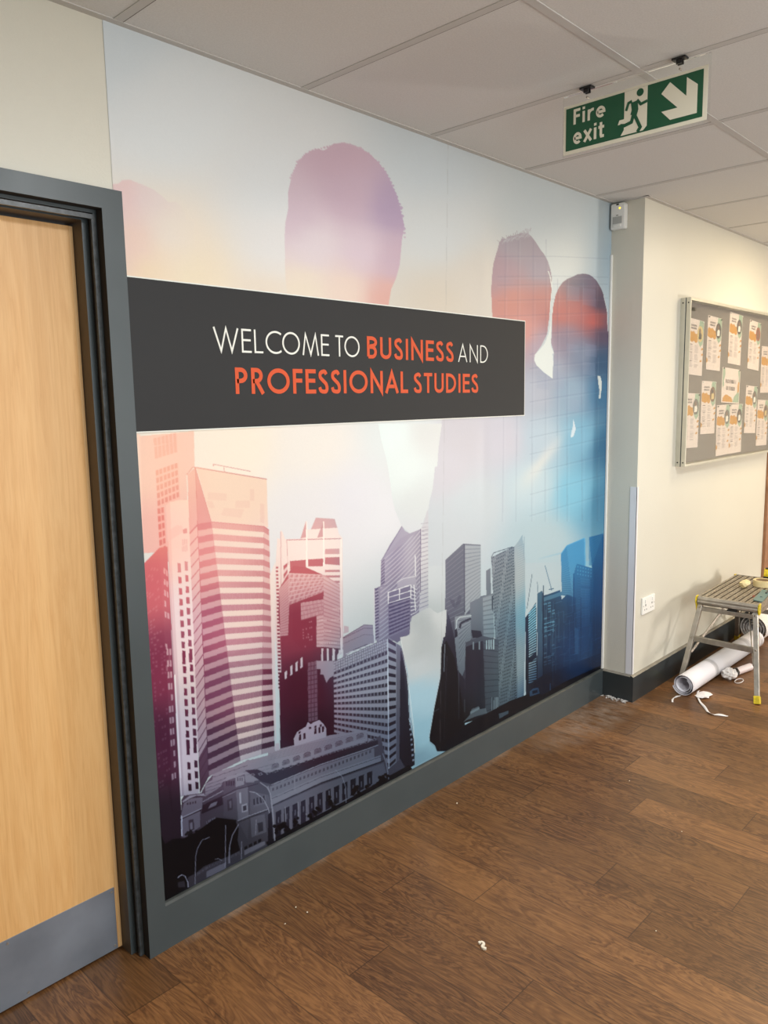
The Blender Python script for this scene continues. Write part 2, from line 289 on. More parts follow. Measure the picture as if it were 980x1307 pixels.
    # colonnaded building: long roof, dormers, columns
    poly(c2((218,905),(220,720),(232,700),(310,690),(335,640),(360,610),(520,545),(545,560),(545,615),(645,640)) + c4((180,515),(530,440),(540,500),(600,470),(640,640),(700,590),(730,650),(600,720),(60,990)) + c2((650,915),(590,1000),(400,1090),(200,1140)), .3)
    poly(c8((560,95),(680,45),(690,230),(560,230)), .62)
    poly(c9((0,262),(150,225),(350,172),(558,145),(566,212),(380,262),(200,325),(0,385)), .72)
    poly(c8((310,235),(365,205),(372,160),(470,120),(575,92),(640,50),(670,60),(672,200),(620,205),(600,160),(460,190),(430,260),(310,335)), .68)
    poly(c8((600,70),(850,5),(850,190),(600,235)), .68); line(c8((600,150),(850,85)), .5, .3, .7); line(c8((600,180),(850,112)), .5, .4, .7)
    for k in range(4): line(c8((315, 245 + k*26), (470, 195 + k*26)), .5, .15, .8)
    line(c8((370,185),(640,95)), .6, .2, .8)
    for k in range(5): line(c9((0, 275 + k*9), (200, 228 + k*9), (555, 155 + k*9)), .45, .45, .7)
    for k in range(9): # stepped parapets
        x = 20 + k*60; y = 352 - k*20.5; poly(c9((x, y), (x + 8, y - 16), (x + 34, y - 24), (x + 42, y - 12), (x + 42, y - 2), (x, y + 12)), .5); line(c9((x, y - 6), (x + 8, y - 18), (x + 34, y - 26), (x + 42, y - 14)), .5, .12, .9)
        for j in range(3): line(c9((x + 12 + j*8, y - 8 - j*2), (x + 12 + j*8, y + 4 - j*2)), .5, .15, .8)
    poly(c9((-130,365),(-60,360),(0,388),(300,300),(560,225),(625,207),(625,235),(560,252),(300,335),(20,448),(-40,430)), .08)
    for k in range(17):
        x = -100 + k*43; y = 448 - k*13.0
        if x < 0: y = 430 - (x + 100)*.1
        poly(c9((x, y - 42), (x + 20, y - 48), (x + 28, y - 36), (x + 8, y - 28)), .58, .9); poly(c9((x + 8, y - 40), (x + 18, y - 43), (x + 20, y - 36), (x + 10, y - 33)), .1, .9)
    line(c9((20,450),(300,338),(560,255),(625,232)), 1.2, .75); line(c9((0,385),(300,298),(620,205)), 1.0, .03)
    poly(c9((10,460),(300,345),(600,250),(605,330),(300,430),(20,545)), .58)
    for k in range(26): poly(c9((24 + k*22, 470 - k*8.3), (35 + k*22, 466 - k*8.3), (35 + k*22, 482 - k*8.3), (24 + k*22, 487 - k*8.3)), .3)
    poly(c9((20,520),(300,400),(640,290),(640,325),(300,440),(20,568)), .66); line(c9((20,530),(300,412),(640,300)), .5, .2); line(c9((15,572),(300,446),(660,322)), 1.4, .05)
    poly(c9((20,578),(300,455),(655,335),(680,430),(440,560),(36,770)), .46)
    for k in range(12):
        x = 44 + k*47; y = 606 - k*19.5; h = 150 - k*6.5
        poly(c9((x, y), (x + 30, y - 13), (x + 30, y + h - 14), (x, y + h)), .02)
        poly(c9((x + 12, y + 30), (x + 19, y + 27), (x + 19, y + 60), (x + 12, y + 62)), .38)
    # end pavilion on the left
    poly(c8((455,200),(545,160),(615,165),(620,215),(640,270),(650,480),(640,680),(560,520),(450,490)), .36)
    poly(c8((435,222),(480,182),(600,150),(640,155),(560,185),(470,215)), .75); poly(c8((545,190),(612,178),(612,245),(545,265)), .72); poly(c8((548,285),(640,262),(645,500),(565,525)), .55)
    poly(c8((572,310),(586,306),(590,390),(576,395)), .95); poly(c8((590,405),(635,392),(638,455),(594,465)), .85); poly(c8((600,415),(628,407),(630,445),(603,452)), .2)
    for k in range(4): poly(c8((470 + k*18, 218), (482 + k*18, 213), (483 + k*18, 250), (471 + k*18, 255)), .12)
    for k in range(3): poly(c8((558 + k*17, 192), (566 + k*17, 190), (567 + k*17, 215), (559 + k*17, 217)), .25)
    poly(c8((480,365),(520,350),(522,440),(484,450)), .2); poly(c8((495,375),(512,370),(513,425),(498,430)), .5)
    line(c8((440,335),(540,285),(640,262),(720,240)), .9, .06); line(c8((440,345),(545,298)), .6, .8, .8); line(c8((560,528),(650,490),(800,440)), 1.1, .8); line(c8((565,540),(800,450)), .8, .03)
    poly(c8((660,300),(800,330),(830,430),(655,480)), .42); quad(c8((680,360),(780,330),(785,395),(685,420)), grid(4, 1, .6, .8, .12, .5))
    poly(c8((660,505),(770,480),(785,620),(670,660)), .45); poly(c8((715,550),(755,540),(760,610),(722,622)), .18); line(c8((700,640),(705,520)), 1., .7)
    poly(c8((120,490),(150,370),(200,345),(270,335),(290,345),(285,430),(190,470),(270,440),(270,570),(150,650),(125,640)), .6); poly(c8((130,370),(190,325),(300,310),(310,330),(240,325),(140,378)), .85); line(c8((135,385),(200,345),(290,335)), .7, .1)
    for k in range(4): poly(c8((168 + k*20, 382 - k*4), (180 + k*20, 378 - k*4), (182 + k*20, 395 - k*4), (170 + k*20, 400 - k*4)), .2)
    line(c8((118,500),(280,428)), 1.1, .95); line(c8((120,512),(282,440)), .8, .04); poly(c8((180,520),(220,505),(225,590),(188,605)), .25); poly(c8((192,540),(212,532),(214,585),(196,592)), .7)
    line(c8((128,480),(130,640)), 1.5, 1.3); poly(c8((290,400),(440,330),(450,400),(280,470)), .05); poly(c8((330,430),(355,390),(405,372),(395,400)), .8, .8)
    poly(c8((285,480),(450,400),(455,460),(300,560)), .3); quad(c8((318,530),(385,495),(388,540),(325,575)), stripes(1, 1, .6, .6)); 
    for k in range(4): line(c8((328 + k*15, 525 - k*7), (332 + k*15, 560 - k*7)), .7, .08)
    line(c8((290,375),(450,290)), 1.0, .85)
    # cupolas
    poly(c9((145,190),(165,150),(215,120),(225,95),(240,108),(262,95),(290,85),(312,105),(328,130),(330,182),(150,232)), .85)
    for x, y in ((175,185),(200,178),(262,150),(285,145),(305,140)): poly(c9((x, y - 18), (x + 12, y - 21), (x + 12, y + 12), (x, y + 15)), .08)
    for x, y in ((172,150),(232,125),(262,118),(292,112)): poly(c9((x, y), (x + 12, y - 4), (x + 12, y + 8), (x, y + 12)), .1)
    poly(c9((40,215),(62,212),(64,252),(40,258)), .95)
    # trees, road, lamps
    poly([(190,1120),(206,1128),(250,1118),(350,1068),(440,1022),(520,978),(524,984),(440,1034),(350,1084),(250,1136),(190,1170)], (14,13,20))
    BK = (9, 7, 12)
    poly(c8((0,700),(60,660),(150,655),(240,610),(290,575),(350,530),(400,500),(470,510),(540,520),(570,590),(560,680),(580,760),(500,800),(400,840),(300,880),(240,930),(180,960),(150,1041),(0,1200)) + [(200,1160),(196,1040)], BK)
    for k in range(70):
        x = 150 + rng.rand()*400; y = 640 - (x - 150)*.28 + rng.randn()*14; r = 6 + rng.rand()*10
        poly(c8(*[(x + r*math.cos(b), y + r*math.sin(b)) for b in np.linspace(0, 6.28, 7)]), BK, .85)
    poly(c8((180,980),(320,890),(480,820),(590,770),(780,700),(800,740),(240,1041),(180,1041)), .3); poly(c8((320,920),(470,850),(470,900),(320,970)), .62); poly(c8((610,760),(770,690),(775,720),(615,800)), .58)
    for k in range(22): line(c8((320 + k*12, 905 - k*5.4), (320 + k*12, 885 - k*5.4)), .6, .55)
    for k in range(14): line(c8((250 + k*6, 950 - k*4), (250 + k*6, 930 - k*4)), .6, .5)
    for k in range(4): poly(c8((612 + k*36, 735 - k*18), (636 + k*36, 724 - k*18), (637 + k*36, 748 - k*18), (614 + k*36, 760 - k*18)), .02)
    LP = .95
    line(c8((232,1020),(236,800),(250,740),(285,675),(345,652)), .9, LP, .8); line(c8((465,890),(468,560)), .9, LP, .8); line(c8((495,860),(500,720),(520,640),(570,555)), 1.1, LP, .8); poly(c8((488,860),(504,860),(500,740),(494,740)), .7)
    line(c8((95,965),(130,942),(155,955),(175,1000),(180,1041)), 1., 1.2, .9); poly(c8((100,1000),(150,990),(155,1040),(100,1040)), .4, .6); line(c8((385,828),(410,820),(440,838)), .8, LP, .8)
    line(c8((650,300),(700,310),(760,360),(800,440),(822,540),(832,700)), 1.1, LP, .8); line(c8((735,230),(790,270),(815,320),(835,500),(848,690)), 1.2, .9, .8); line(c8((590,830),(592,690)), .9, LP, .7)
    for x in (100, 172, 216, 348): line(c9((x, 700 - x*.35), (x - 2, 610 - x*.35)), .7, .9, .8)
    line(c9((380,370),(420,410),(440,470),(442,560)), .8, .85, .7); line(c9((650,280),(672,340),(685,430)), 1., .85, .8); line(c9((150,400),(152,490)), .7, .8, .6)
    line(c9((0,455),(12,500),(28,600),(38,770)), 1.4, .8, .7); poly(c9((0,620),(20,600),(30,780),(0,790)), .02)
    for (x, y, rr) in ((495,490,30),(520,510,24),(350,555,26),(370,575,22),(270,610,28),(240,630,22),(155,660,22),(60,700,30),(90,690,24),(560,465,16),(110,720,20),(640,430,30),(660,410,22)):
        for k in range(9): xx = x + rng.randn()*rr*.45; y2 = y + rng.randn()*rr*.5; poly(c9(*[(xx + rr*.4*math.cos(b), y2 + rr*.4*math.sin(b)) for b in np.linspace(0, 6.28, 7)]), BK, .9)
    # ---- right hand skyline
    poly(c5((100,560),(105,295),(192,215),(278,222),(280,480),(345,466),(350,1000),(100,1000)), .25)
    quad(c5((103,297),(192,217),(197,600),(104,640)), stripes(16, .15, .45, .25)); quad(c5((197,218),(278,222),(280,480),(200,575)), stripes(16, .25, .55, .78)); line(c5((197,217),(199,560)), 1.4, .0); line(c5((103,297),(192,216),(278,222)), .8, .1)
    poly(c5((305,352),(330,338),(332,470),(308,474)), .42)
    poly(c5((225,512),(290,480),(292,690),(228,700)), .42); quad(c5((290,482),(345,466),(350,690),(292,690)), stripes(9, .3, .5, .68)); line(c5((346,466),(351,690)), 1.2, 1.); poly(c5((335,480),(342,478),(342,560),(336,540)), .05)
    q = c5((120,490),(150,500),(150,530),(170,470),(185,480),(175,520),(150,540),(140,530)); poly(q, .05, .5)
    quad(c5((333,285),(440,232),(458,1020),(372,1050)), lambda s, t: (np.where((fr(s, 13) < .5) & (fr(t, 46) < .45), .1 + .55*(np.sin(np.floor(s*13)*7.1 + np.floor(t*46)*12.9) > .75), .52), 1.0))
    quad(c5((440,235),(462,225),(480,1005),(455,1020)), grid(2, 60, .6, .5, .1, .62)); poly(c5((450,230),(470,205),(490,172),(503,290),(506,500),(500,990),(468,1010)), .82); quad(c5((468,230),(500,215),(500,990),(470,1005)), stripes(70, .3, .7, .88), .7)
    line(c5((333,285),(345,262),(440,232)), .9, .2); line(c5((505,300),(505,560)), 1.2, .98, .7)
    poly(c5((150,582),(230,568),(234,600),(210,610),(232,690),(205,720),(200,850),(180,900),(150,900)), .62); quad(c5((165,600),(230,590),(232,690),(175,830)), stripes(10, .25, .4, .66)); line(c5((155,680),(160,600),(175,585),(232,578)), 1.1, 1.1); line(c5((175,640),(180,615),(200,605),(232,592)), 2.6, .0); poly(c5((150,650),(160,640),(165,680),(150,690)), .0)
    poly(c5((232,650),(280,655),(290,690),(240,690)), .02)
    # dark coat of the figure in front
    S = (10, 9, 18)
    poly(c5((107,546),(128,600),(150,700),(165,850),(200,900),(200,1130),(150,1260),(110,1260),(60,1260),(50,1230),(20,1205),(50,960),(75,770),(90,700)), .06)
    poly(c5((80,740),(107,700),(150,790),(175,930),(200,1110),(120,1260),(60,1260),(50,1230),(20,1205),(50,960)), S, .75)
    line(c5((100,720),(95,860)), 1.0, .8, .8); line(c5((170,830),(172,1100)), .9, .5, .6); line(c5((110,780),(96,1200)), .7, .25, .6); line(c5((45,1060),(70,1045)), 1.2, .6, .5)
    quad(c5((205,720),(290,682),(310,1090),(200,1120)), solid(.07)); quad(c5((290,682),(370,702),(372,1070),(305,1090)), stripes(13, .1, .1, .34))
    poly(c5((205,712),(290,680),(372,700),(372,720),(290,704),(205,735)), .3)
    for x in (240, 270, 305, 318, 330, 342): poly(c5((x, 712 - (x - 240)*.12), (x + 6, 710 - (x - 240)*.12), (x + 7, 748), (x + 1, 750)), 1.0 if x > 300 else .7)
    poly(c5((335,990),(338,1065),(368,1068),(368,992)), .05)
    for k in range(5): line(c5((338 + k*7, 990), (338 + k*7, 1068)), .8, 1.1)
    # blue towers towards the right edge
    poly(c5((508,592),(540,545),(560,512),(568,960),(520,985)), .12); quad(c5((520,570),(560,520),(562,960),(524,975)), lambda s, t: (np.where(fr(t - s*.03, 34) < .55, np.where((t > .55) & (t < .62), .0, 1.15 - .3*t), .05), 1.0)); poly(c5((506,590),(522,570),(524,980),(508,985)), .02)
    poly(c5((566,480),(590,455),(600,480),(682,452),(690,500),(664,905),(590,985),(566,960)), .16); line(c5((597,428),(597,990)), .9, .0); poly(c5((566,470),(590,455),(592,960),(570,960)), .38)
    quad(c5((600,520),(660,505),(660,880),(600,900)), speck(3, 26, .6, .12, .35, 11), .9)
    for y in (610, 630, 650, 780): line(c5((600, y + 15), (650, y)), 1.1, .9, .8)
    poly(c5((600,490),(690,460),(690,480),(600,510)), .5)
    quad(c5((686,270),(715,230),(745,490),(690,480)), stripes(22, .4, .45, .62)); quad(c5((715,228),(806,190),(770,330),(745,490)), stripes(20, .35, .6, .8)); quad(c5((715,228),(806,190),(808,330),(745,420)), stripes(20, .35, .6, .8)); line(c5((686,270),(715,228),(806,190)), .9, 1.1, .8); line(c5((806,190),(810,330)), 1.8, 1.1, .7)
    quad(c5((828,186),(900,168),(914,225),(850,400)), stripes(14, .2, .45, .25)); poly(c5((828,186),(850,180),(850,330),(828,330)), .4, .6); poly(c5((846,330),(900,168),(914,220),(912,400),(895,830),(880,850),(850,850)), .14); poly(c5((900,168),(914,222),(897,835),(888,835)), .02)
    poly(c5((766,320),(850,345),(850,860),(775,885),(745,490),(752,370)), .28); quad(c5((768,330),(848,350),(848,640),(775,655)), lambda s, t: (np.where(((s > .2) & (s < .8) & (fr(t, 3) < .85)) ^ (fr(t, 24) < .2), .42, .26), 1.0)); quad(c5((768,330),(848,350),(848,400),(768,385)), grid(6, 3, .5, .5, .75, .3), .8)
    poly(c5((664,525),(716,476),(762,492),(772,885),(664,925)), .1); poly(c5((664,525),(716,476),(720,700),(664,720)), .2, .6); line(c5((750,370),(756,880)), 1.3, .0); line(c5((788,490),(786,880)), 1.1, .0)
    poly(c5((756,640),(775,655),(775,775),(760,780)), .7, .7); poly(c5((770,800),(880,760),(880,830),(775,870)), .45, .35); poly(c5((600,830),(890,740),(890,850),(600,985)), .3, .25)
    quad(c5((600,640),(890,560),(890,830),(600,960)), speck(16, 20, .45, .1, .2, 21), .25)
    for x in (590, 640, 700, 755, 830): line(c5((x, 560), (x + 4, 960)), .6, .7, .35)
    line(c5((540,372),(514,545)), .7, .3); line(c5((605,328),(640,455)), .8, .35); line(c5((566,410),(570,470)), .7, .35); line(c5((625,450),(650,445)), 1., .2); line(c5((500,300),(500,180)), .5, .6, .6)
    quad(c5((570,290),(690,260),(690,270),(570,300)), solid(1.05), .2)
    poly(c5((520,930),(600,880),(900,770),(900,850),(600,1000),(500,1010)), .06)
    for k in range(46):
        x = 600 + rng.rand()*295; y = 520 + rng.rand()*300; ln = 14 + rng.rand()*46
        line(c5((x, y), (x + ln, y - ln*.30)), .7, .75, .22 + .2*rng.rand())
    for k in range(16):
        x = 600 + rng.rand()*295; y = 430 + rng.rand()*200; line(c5((x, y), (x + 2, y + 120 + rng.rand()*220)), .8, .8, .28)
    # dark ground along the bottom
    poly(c5((372,1040),(430,1010),(500,985),(560,960),(590,985),(700,920),(900,832),(900,870),(300,1254),(60,1260),(200,1130)), (9, 11, 22))
    poly(c5((190,1118),(225,1080),(235,1050),(270,1035),(275,1050),(305,1045),(312,1070),(260,1085),(210,1105)), .7, .8); poly(c5((228,1062),(272,1040),(274,1050),(230,1075)), 1., .7)
    poly(c5((528,965),(545,950),(572,945),(578,975),(530,990)), .8, .8); poly(c5((540,962),(568,955),(570,970),(542,978)), .1); line(c5((632,925),(632,960)), .7, .9, .8); poly(c5((372,1075),(420,1060),(420,1075),(375,1100)), .4); poly(c5((540,1110),(560,1100),(562,1108),(540,1118)), .7)
    # sky between the coats (cut over the skyline)
    G2 = field([(515,820,186,194,196),(560,790,196,204,206),(540,800,166,176,180),(530,850,184,196,202),(530,830,170,180,184),(535,890,152,194,214),(535,940,130,180,204),(530,975,102,146,170)], 22)
    poly(c3((718,742),(768,732),(770,690),(780,630),(835,598),(862,584),(880,582),(898,600),(920,612),(945,602),(970,592),(970,640),(962,740),(946,750),(940,800)) + c4((900,180),(870,330),(845,480),(848,512),(872,535),(885,560),(780,625),(772,560),(765,420),(745,250),(735,140),(712,50)), G2)
    line(c3((718,742),(740,860),(760,1000)) + c4((742,230),(765,420),(772,560)), .8, (225,232,232), .6); line(c4((905,40),(900,180),(870,330),(845,480)), .7, (200,215,220), .5)
    # fine seams between the drops of the print
    for xa, ya, xb, yb in ((569, 180, 559, 975), (365, 100, 395, 1050)):
        line([(xa, ya), (xb, yb)], .6, (150, 150, 150), .28 if xa > 500 else .0)
    # fine print grain
    img[:] = np.clip(img*(1 + .02*(rng.rand(PH, PW, 1).astype(np.float32) - .5)), 0, 255)
    return img
# ================================================================ helpers
def lin(c):
    return tuple(((v/255)/12.92 if v/255 <= .04045 else ((v/255 + .055)/1.055)**2.4) for v in c)
class NT:
    def __init__(s, name):
        s.m = bpy.data.materials.new(name); s.m.use_nodes = True; s.t = s.m.node_tree; s.n = s.t.nodes; s.b = s.n['Principled BSDF']
    def new(s, typ, **kw):
        n = s.n.new(typ)
        for k, v in kw.items(): setattr(n, k, v)
        return n
    def link(s, a, b): s.t.links.new(a, b)
    def math(s, op, a, b=None, clamp=False):
        n = s.new('ShaderNodeMath', operation=op, use_clamp=clamp)
        for i, v in enumerate((a, b)):
            if v is None: continue
            if isinstance(v, (int, float)): n.inputs[i].default_value = v
            else: s.link(v, n.inputs[i])
        return n.outputs[0]
    def mix(s, f, a, b, blend='MIX'):
        n = s.new('ShaderNodeMix', data_type='RGBA', blend_type=blend)
        for i, v in ((0, f), (6, a), (7, b)):
            if isinstance(v, (int, float)): n.inputs[i].default_value = v
            elif isinstance(v, tuple): n.inputs[i].default_value = (*v[:3], 1)
            else: s.link(v, n.inputs[i])
        return n.outputs[2]
    def noise(s, scale, detail=3, vec=None, rough=.5, dist=0.0):
        n = s.new('ShaderNodeTexNoise'); n.inputs['Scale'].default_value = scale; n.inputs['Detail'].default_value = detail; n.inputs['Roughness'].default_value = rough; n.inputs['Distortion'].default_value = dist
        s.link(vec if vec is not None else s.obj(), n.inputs['Vector']); return n.outputs[0]
    def obj(s):
        if not hasattr(s, '_o'): s._o = s.new('ShaderNodeTexCoord').outputs['Object']
        return s._o
    def scaled(s, v, sc):
        n = s.new('ShaderNodeMapping'); n.inputs['Scale'].default_value = sc; s.link(v, n.inputs[0]); return n.outputs[0]
    def ramp(s, f, stops):
        n = s.new('ShaderNodeValToRGB'); e = n.color_ramp.elements
        while len(e) < len(stops): e.new(.5)
        for el, (p, c) in zip(e, stops): el.position = p; el.color = (*c[:3], 1)
        s.link(f, n.inputs[0]); return n.outputs[0]
    def bump(s, h, strength, dist=.001):
        n = s.new('ShaderNodeBump'); n.inputs['Strength'].default_value = strength; n.inputs['Distance'].default_value = dist; s.link(h, n.inputs['Height']); s.link(n.outputs[0], s.b.inputs['Normal'])
def mat(name, rgb, rough=.5, metal=0.0, spec=.5, nscale=0, namt=.06, bump=0, bscale=200, rvar=0):
    t = NT(name); c = lin(rgb); t.b.inputs['Roughness'].default_value = rough; t.b.inputs['Metallic'].default_value = metal; t.b.inputs['Specular IOR Level'].default_value = spec
    if nscale:
        n = t.noise(nscale, 4); t.link(t.ramp(n, [(.3, tuple(v*(1 - namt) for v in c)), (.7, tuple(min(1, v*(1 + namt)) for v in c))]), t.b.inputs['Base Color'])
    else: t.b.inputs['Base Color'].default_value = (*c, 1)
    if bump: t.bump(t.noise(bscale, 3), bump)
    if rvar: t.link(t.math('ADD', t.math('MULTIPLY', t.noise(9, 4), rvar), rough - rvar*.5), t.b.inputs['Roughness'])
    return t.m
class MB:
    def __init__(s): s.v = []; s.f = []; s.mi = []
    def add(s, vs, fs, m=0):
        o = len(s.v); s.v += [tuple(v) for v in vs]; s.f += [tuple(o + i for i in f) for f in fs]; s.mi += [m]*len(fs)
    def box(s, x0, x1, y0, y1, z0, z1, m=0):
        x0, x1 = sorted((x0, x1)); y0, y1 = sorted((y0, y1)); z0, z1 = sorted((z0, z1))
        v = [(x0,y0,z0),(x1,y0,z0),(x1,y1,z0),(x0,y1,z0),(x0,y0,z1),(x1,y0,z1),(x1,y1,z1),(x0,y1,z1)]
        s.add(v, [(0,3,2,1),(4,5,6,7),(0,1,5,4),(1,2,6,5),(2,3,7,6),(3,0,4,7)], m)
    def bar(s, a, b, w, h, m=0, up=(0,0,1)):
        a, b = Vector(a), Vector(b); d = (b - a).normalized(); u = Vector(up)
        x = d.cross(u)
        if x.length < 1e-4: x = d.cross(Vector((1,0,0)))
        x.normalize(); y = x.cross(d)
        P = [p + x*(sx*w/2) + y*(sy*h/2) for p in (a, b) for sx, sy in ((-1,-1),(1,-1),(1,1),(-1,1))]
        s.add(P, [(0,1,2,3),(7,6,5,4),(0,4,5,1),(1,5,6,2),(2,6,7,3),(3,7,4,0)], m)
    def tube(s, pts, r, n=12, m=0, cap=True):
        pts = [Vector(p) for p in pts]; rings = []; nrm = None
        for i, p in enumerate(pts):
            d = (pts[min(i+1, len(pts)-1)] - pts[max(i-1, 0)]).normalized()
            if nrm is None: nrm = d.orthogonal().normalized()
            nrm = (nrm - d*nrm.dot(d)).normalized(); bn = d.cross(nrm); rr = r[i] if isinstance(r, (list, tuple)) else r
            rings.append([p + nrm*(rr*math.cos(2*PI*k/n)) + bn*(rr*math.sin(2*PI*k/n)) for k in range(n)])
        fs = []
        for i in range(len(rings)-1):
            for k in range(n): fs.append((i*n+k, i*n+(k+1)%n, (i+1)*n+(k+1)%n, (i+1)*n+k))
        if cap: fs.append(tuple(range(n))[::-1]); fs.append(tuple((len(rings)-1)*n+k for k in range(n)))
        s.add([v for r_ in rings for v in r_], fs, m)
    def ngon(s, pts, m=0): s.add(pts, [tuple(range(len(pts)))], m)
    def prism(s, pts2, fn, d0, d1, m=0):
        # outline pts2 (a,b) -> fn(a,b,depth) 3-D point
        n = len(pts2)
        s.add([fn(a, b, d0) for a, b in pts2] + [fn(a, b, d1) for a, b in pts2], [tuple(range(n)), tuple(range(2*n-1, n-1, -1))] + [(i, i+n, (i+1)%n+n, (i+1)%n) for i in range(n)], m)
    def build(s, name, mats, parent=None, smooth=False, bevel=0, autosm=True):
        me = bpy.data.meshes.new(name); me.from_pydata(s.v, [], s.f)
        mats = mats if isinstance(mats, (list, tuple)) else [mats]
        for m in mats: me.materials.append(m)
        me.polygons.foreach_set('material_index', s.mi)
        bm = bmesh.new(); bm.from_mesh(me); bmesh.ops.recalc_face_normals(bm, faces=bm.faces); bm.to_mesh(me); bm.free()
        if smooth:
            me.polygons.foreach_set('use_smooth', [True]*len(me.polygons))
            me.set_sharp_from_angle(angle=math.radians(40))
        o = bpy.data.objects.new(name, me); COL.objects.link(o)
        if parent: o.parent = parent
        if bevel:
            b = o.modifiers.new('bevel', 'BEVEL'); b.width = bevel; b.segments = 2; b.limit_method = 'ANGLE'; b.angle_limit = math.radians(50)
        return o
def tag(o, label=None, cat=None, group=None, kind=None):
    for k, v in (('label', label), ('category', cat), ('group', group), ('kind', kind)):
        if v: o[k] = v
    return o
def empty(name, loc=(0,0,0), rz=0.0):
    o = bpy.data.objects.new(name, None); COL.objects.link(o); o.location = loc; o.rotation_euler = (0, 0, rz); o.empty_display_size = .05; return o
# stroke lettering: outlines grown from centre lines, cap height 1
def arc(cx, cy, rx, ry, a0, a1, n=14):
    return [(cx + rx*math.cos(math.radians(a0 + (a1-a0)*i/n)), cy + ry*math.sin(math.radians(a0 + (a1-a0)*i/n))) for i in range(n+1)]
def smooth_path(P, k=6):
    out = []
    for i in range(len(P)-1):
        p0, p1, p2, p3 = P[max(i-1,0)], P[i], P[i+1], P[min(i+2,len(P)-1)]
        for j in range(k):
            t = j/k
            out.append(tuple(.5*((2*p1[c]) + (-p0[c]+p2[c])*t + (2*p0[c]-5*p1[c]+4*p2[c]-p3[c])*t*t + (-p0[c]+3*p1[c]-3*p2[c]+p3[c])*t**3) for c in (0,1)))
    return out + [P[-1]]
def glyph(c, w):
    h = w/2; b, t = h, 1-h
    def Sx(W): return smooth_path([(W-h*1.3, .80),(W-h*1.9, .90),(W*.5, t),(h*1.2, .84),(h*1.1, .68),(W*.45, .54),(W-h*1.5, .40),(W-h, .22),(W*.72, b*1.1),(W*.42, b),(h*1.2, .13),(h*.7, .26)])
    G = {'W': (1.12, [[(h*.6,1),(.32,w*.4),(.56,1-w*.4),(.80,w*.4),(1.12-h*.6,1)]]), 'E': (.46, [[(.46,t),(h,t),(h,b),(.46,b)],[(h,.53),(.43,.53)]]), 'L': (.42, [[(h,1),(h,b),(.42,b)]]),
     'C': (.70, [arc(.5,.5,.5-h,.5-h,52,308,24)]), 'O': (.92, [arc(.46,.5,.46-h,.5-h,0,360,36)]), 'M': (.88, [[(h*.7,0),(.17,1-w*.6),(.44,w*.5),(.71,1-w*.6),(.88-h*.7,0)]]), 'T': (.46, [[(0,t),(.46,t)],[(.23,t),(.23,0)]]),
     'B': (.50, [[(h,b),(h,t)]+[(.24,t)]+arc(.24,.76-h*.2,.21-h*.2,.24-h*.8,90,-90,10)[1:]+[(h,.52)],[(h,.52),(.26,.52)]+arc(.26,.26+h*.5,.24-h,.26-h*.5,90,-90,10)[1:]+[(h,b)]]),
     'U': (.58, [[(h,1),(h,.30)]+arc(.29,.30,.29-h,.30-h,180,360,14)+[(.58-h,1)]]), 'S': (.46, [Sx(.46)]), 'I': (w, [[(h,0),(h,1)]]), 'N': (.66, [[(h,0),(h,1-w*.5),(.66-h,w*.5),(.66-h,1)]]),
     'A': (.70, [[(h*.6,0),(.35,1-w*.5),(.70-h*.6,0)],[(.14,.31),(.56,.31)]]), 'D': (.64, [[(h,b),(h,t),(.2,t)]+arc(.2,.5,.44-h,.5-h,90,-90,18)[1:]+[(h,b)]]), 'P': (.48, [[(h,0),(h,t),(.22,t)]+arc(.22,.74-h*.4,.26-h,.26-h*.6,90,-90,12)[1:]+[(h,.48)]]),
     'R': (.50, [[(h,0),(h,t),(.22,t)]+arc(.22,.74-h*.4,.25-h,.26-h*.6,90,-90,12)[1:]+[(h,.48)],[(.22,.47),(.50-h*.6,0)]]), 'F': (.42, [[(h,0),(h,t),(.42,t)],[(h,.53),(.40,.53)]]),
     'i': (w, [[(h,0),(h,.72)],[(h,.84),(h,1)]]), 'r': (.38, [[(h,0),(h,.72)],smooth_path([(h,.38),(h*1.5,.56),(.28,.66),(.38,.66)])]), 'e': (.56, [[(h*.9,.36),(.56-h*.9,.36)]+arc(.28,.36,.28-h*.9,.36-h*.9,0,315,22)[1:]]),
     'x': (.56, [[(h*.7,.0),(.56-h*.7,.72)],[(h*.7,.72),(.56-h*.7,0)]]), 't': (.36, [[(.16,.95),(.16,.2)]+[(.19,h),(.36,h)],[(0,.66),(.36,.66)]]), ' ': (.26, [])}
    return G[c]
def ribbon(path, w, closed=False):
    P = [Vector(p) for p in path]; out = []
    P = [p for i, p in enumerate(P) if i == 0 or (p - P[i-1]).length > 1e-6]
    n = len(P)
    if (P[0]-P[-1]).length < 1e-6 and n > 3: closed = True; P = P[:-1]; n -= 1
    for i in range(n):
        a = P[i-1] if (i > 0 or closed) else None; c = P[(i+1) % n] if (i < n-1 or closed) else None
        d1 = (P[i]-a).normalized() if a is not None else None; d2 = (c-P[i]).normalized() if c is not None else None
        if d1 is None: d1 = d2
        if d2 is None: d2 = d1
        n1 = Vector((-d1.y, d1.x)); n2 = Vector((-d2.y, d2.x)); m = n1 + n2
        if m.length < 1e-3: m = n1
        m.normalize(); k = min(1/max(m.dot(n1), .28), 3.0)
        out.append((P[i] + m*(w/2*k), P[i] - m*(w/2*k)))
    return out, closed
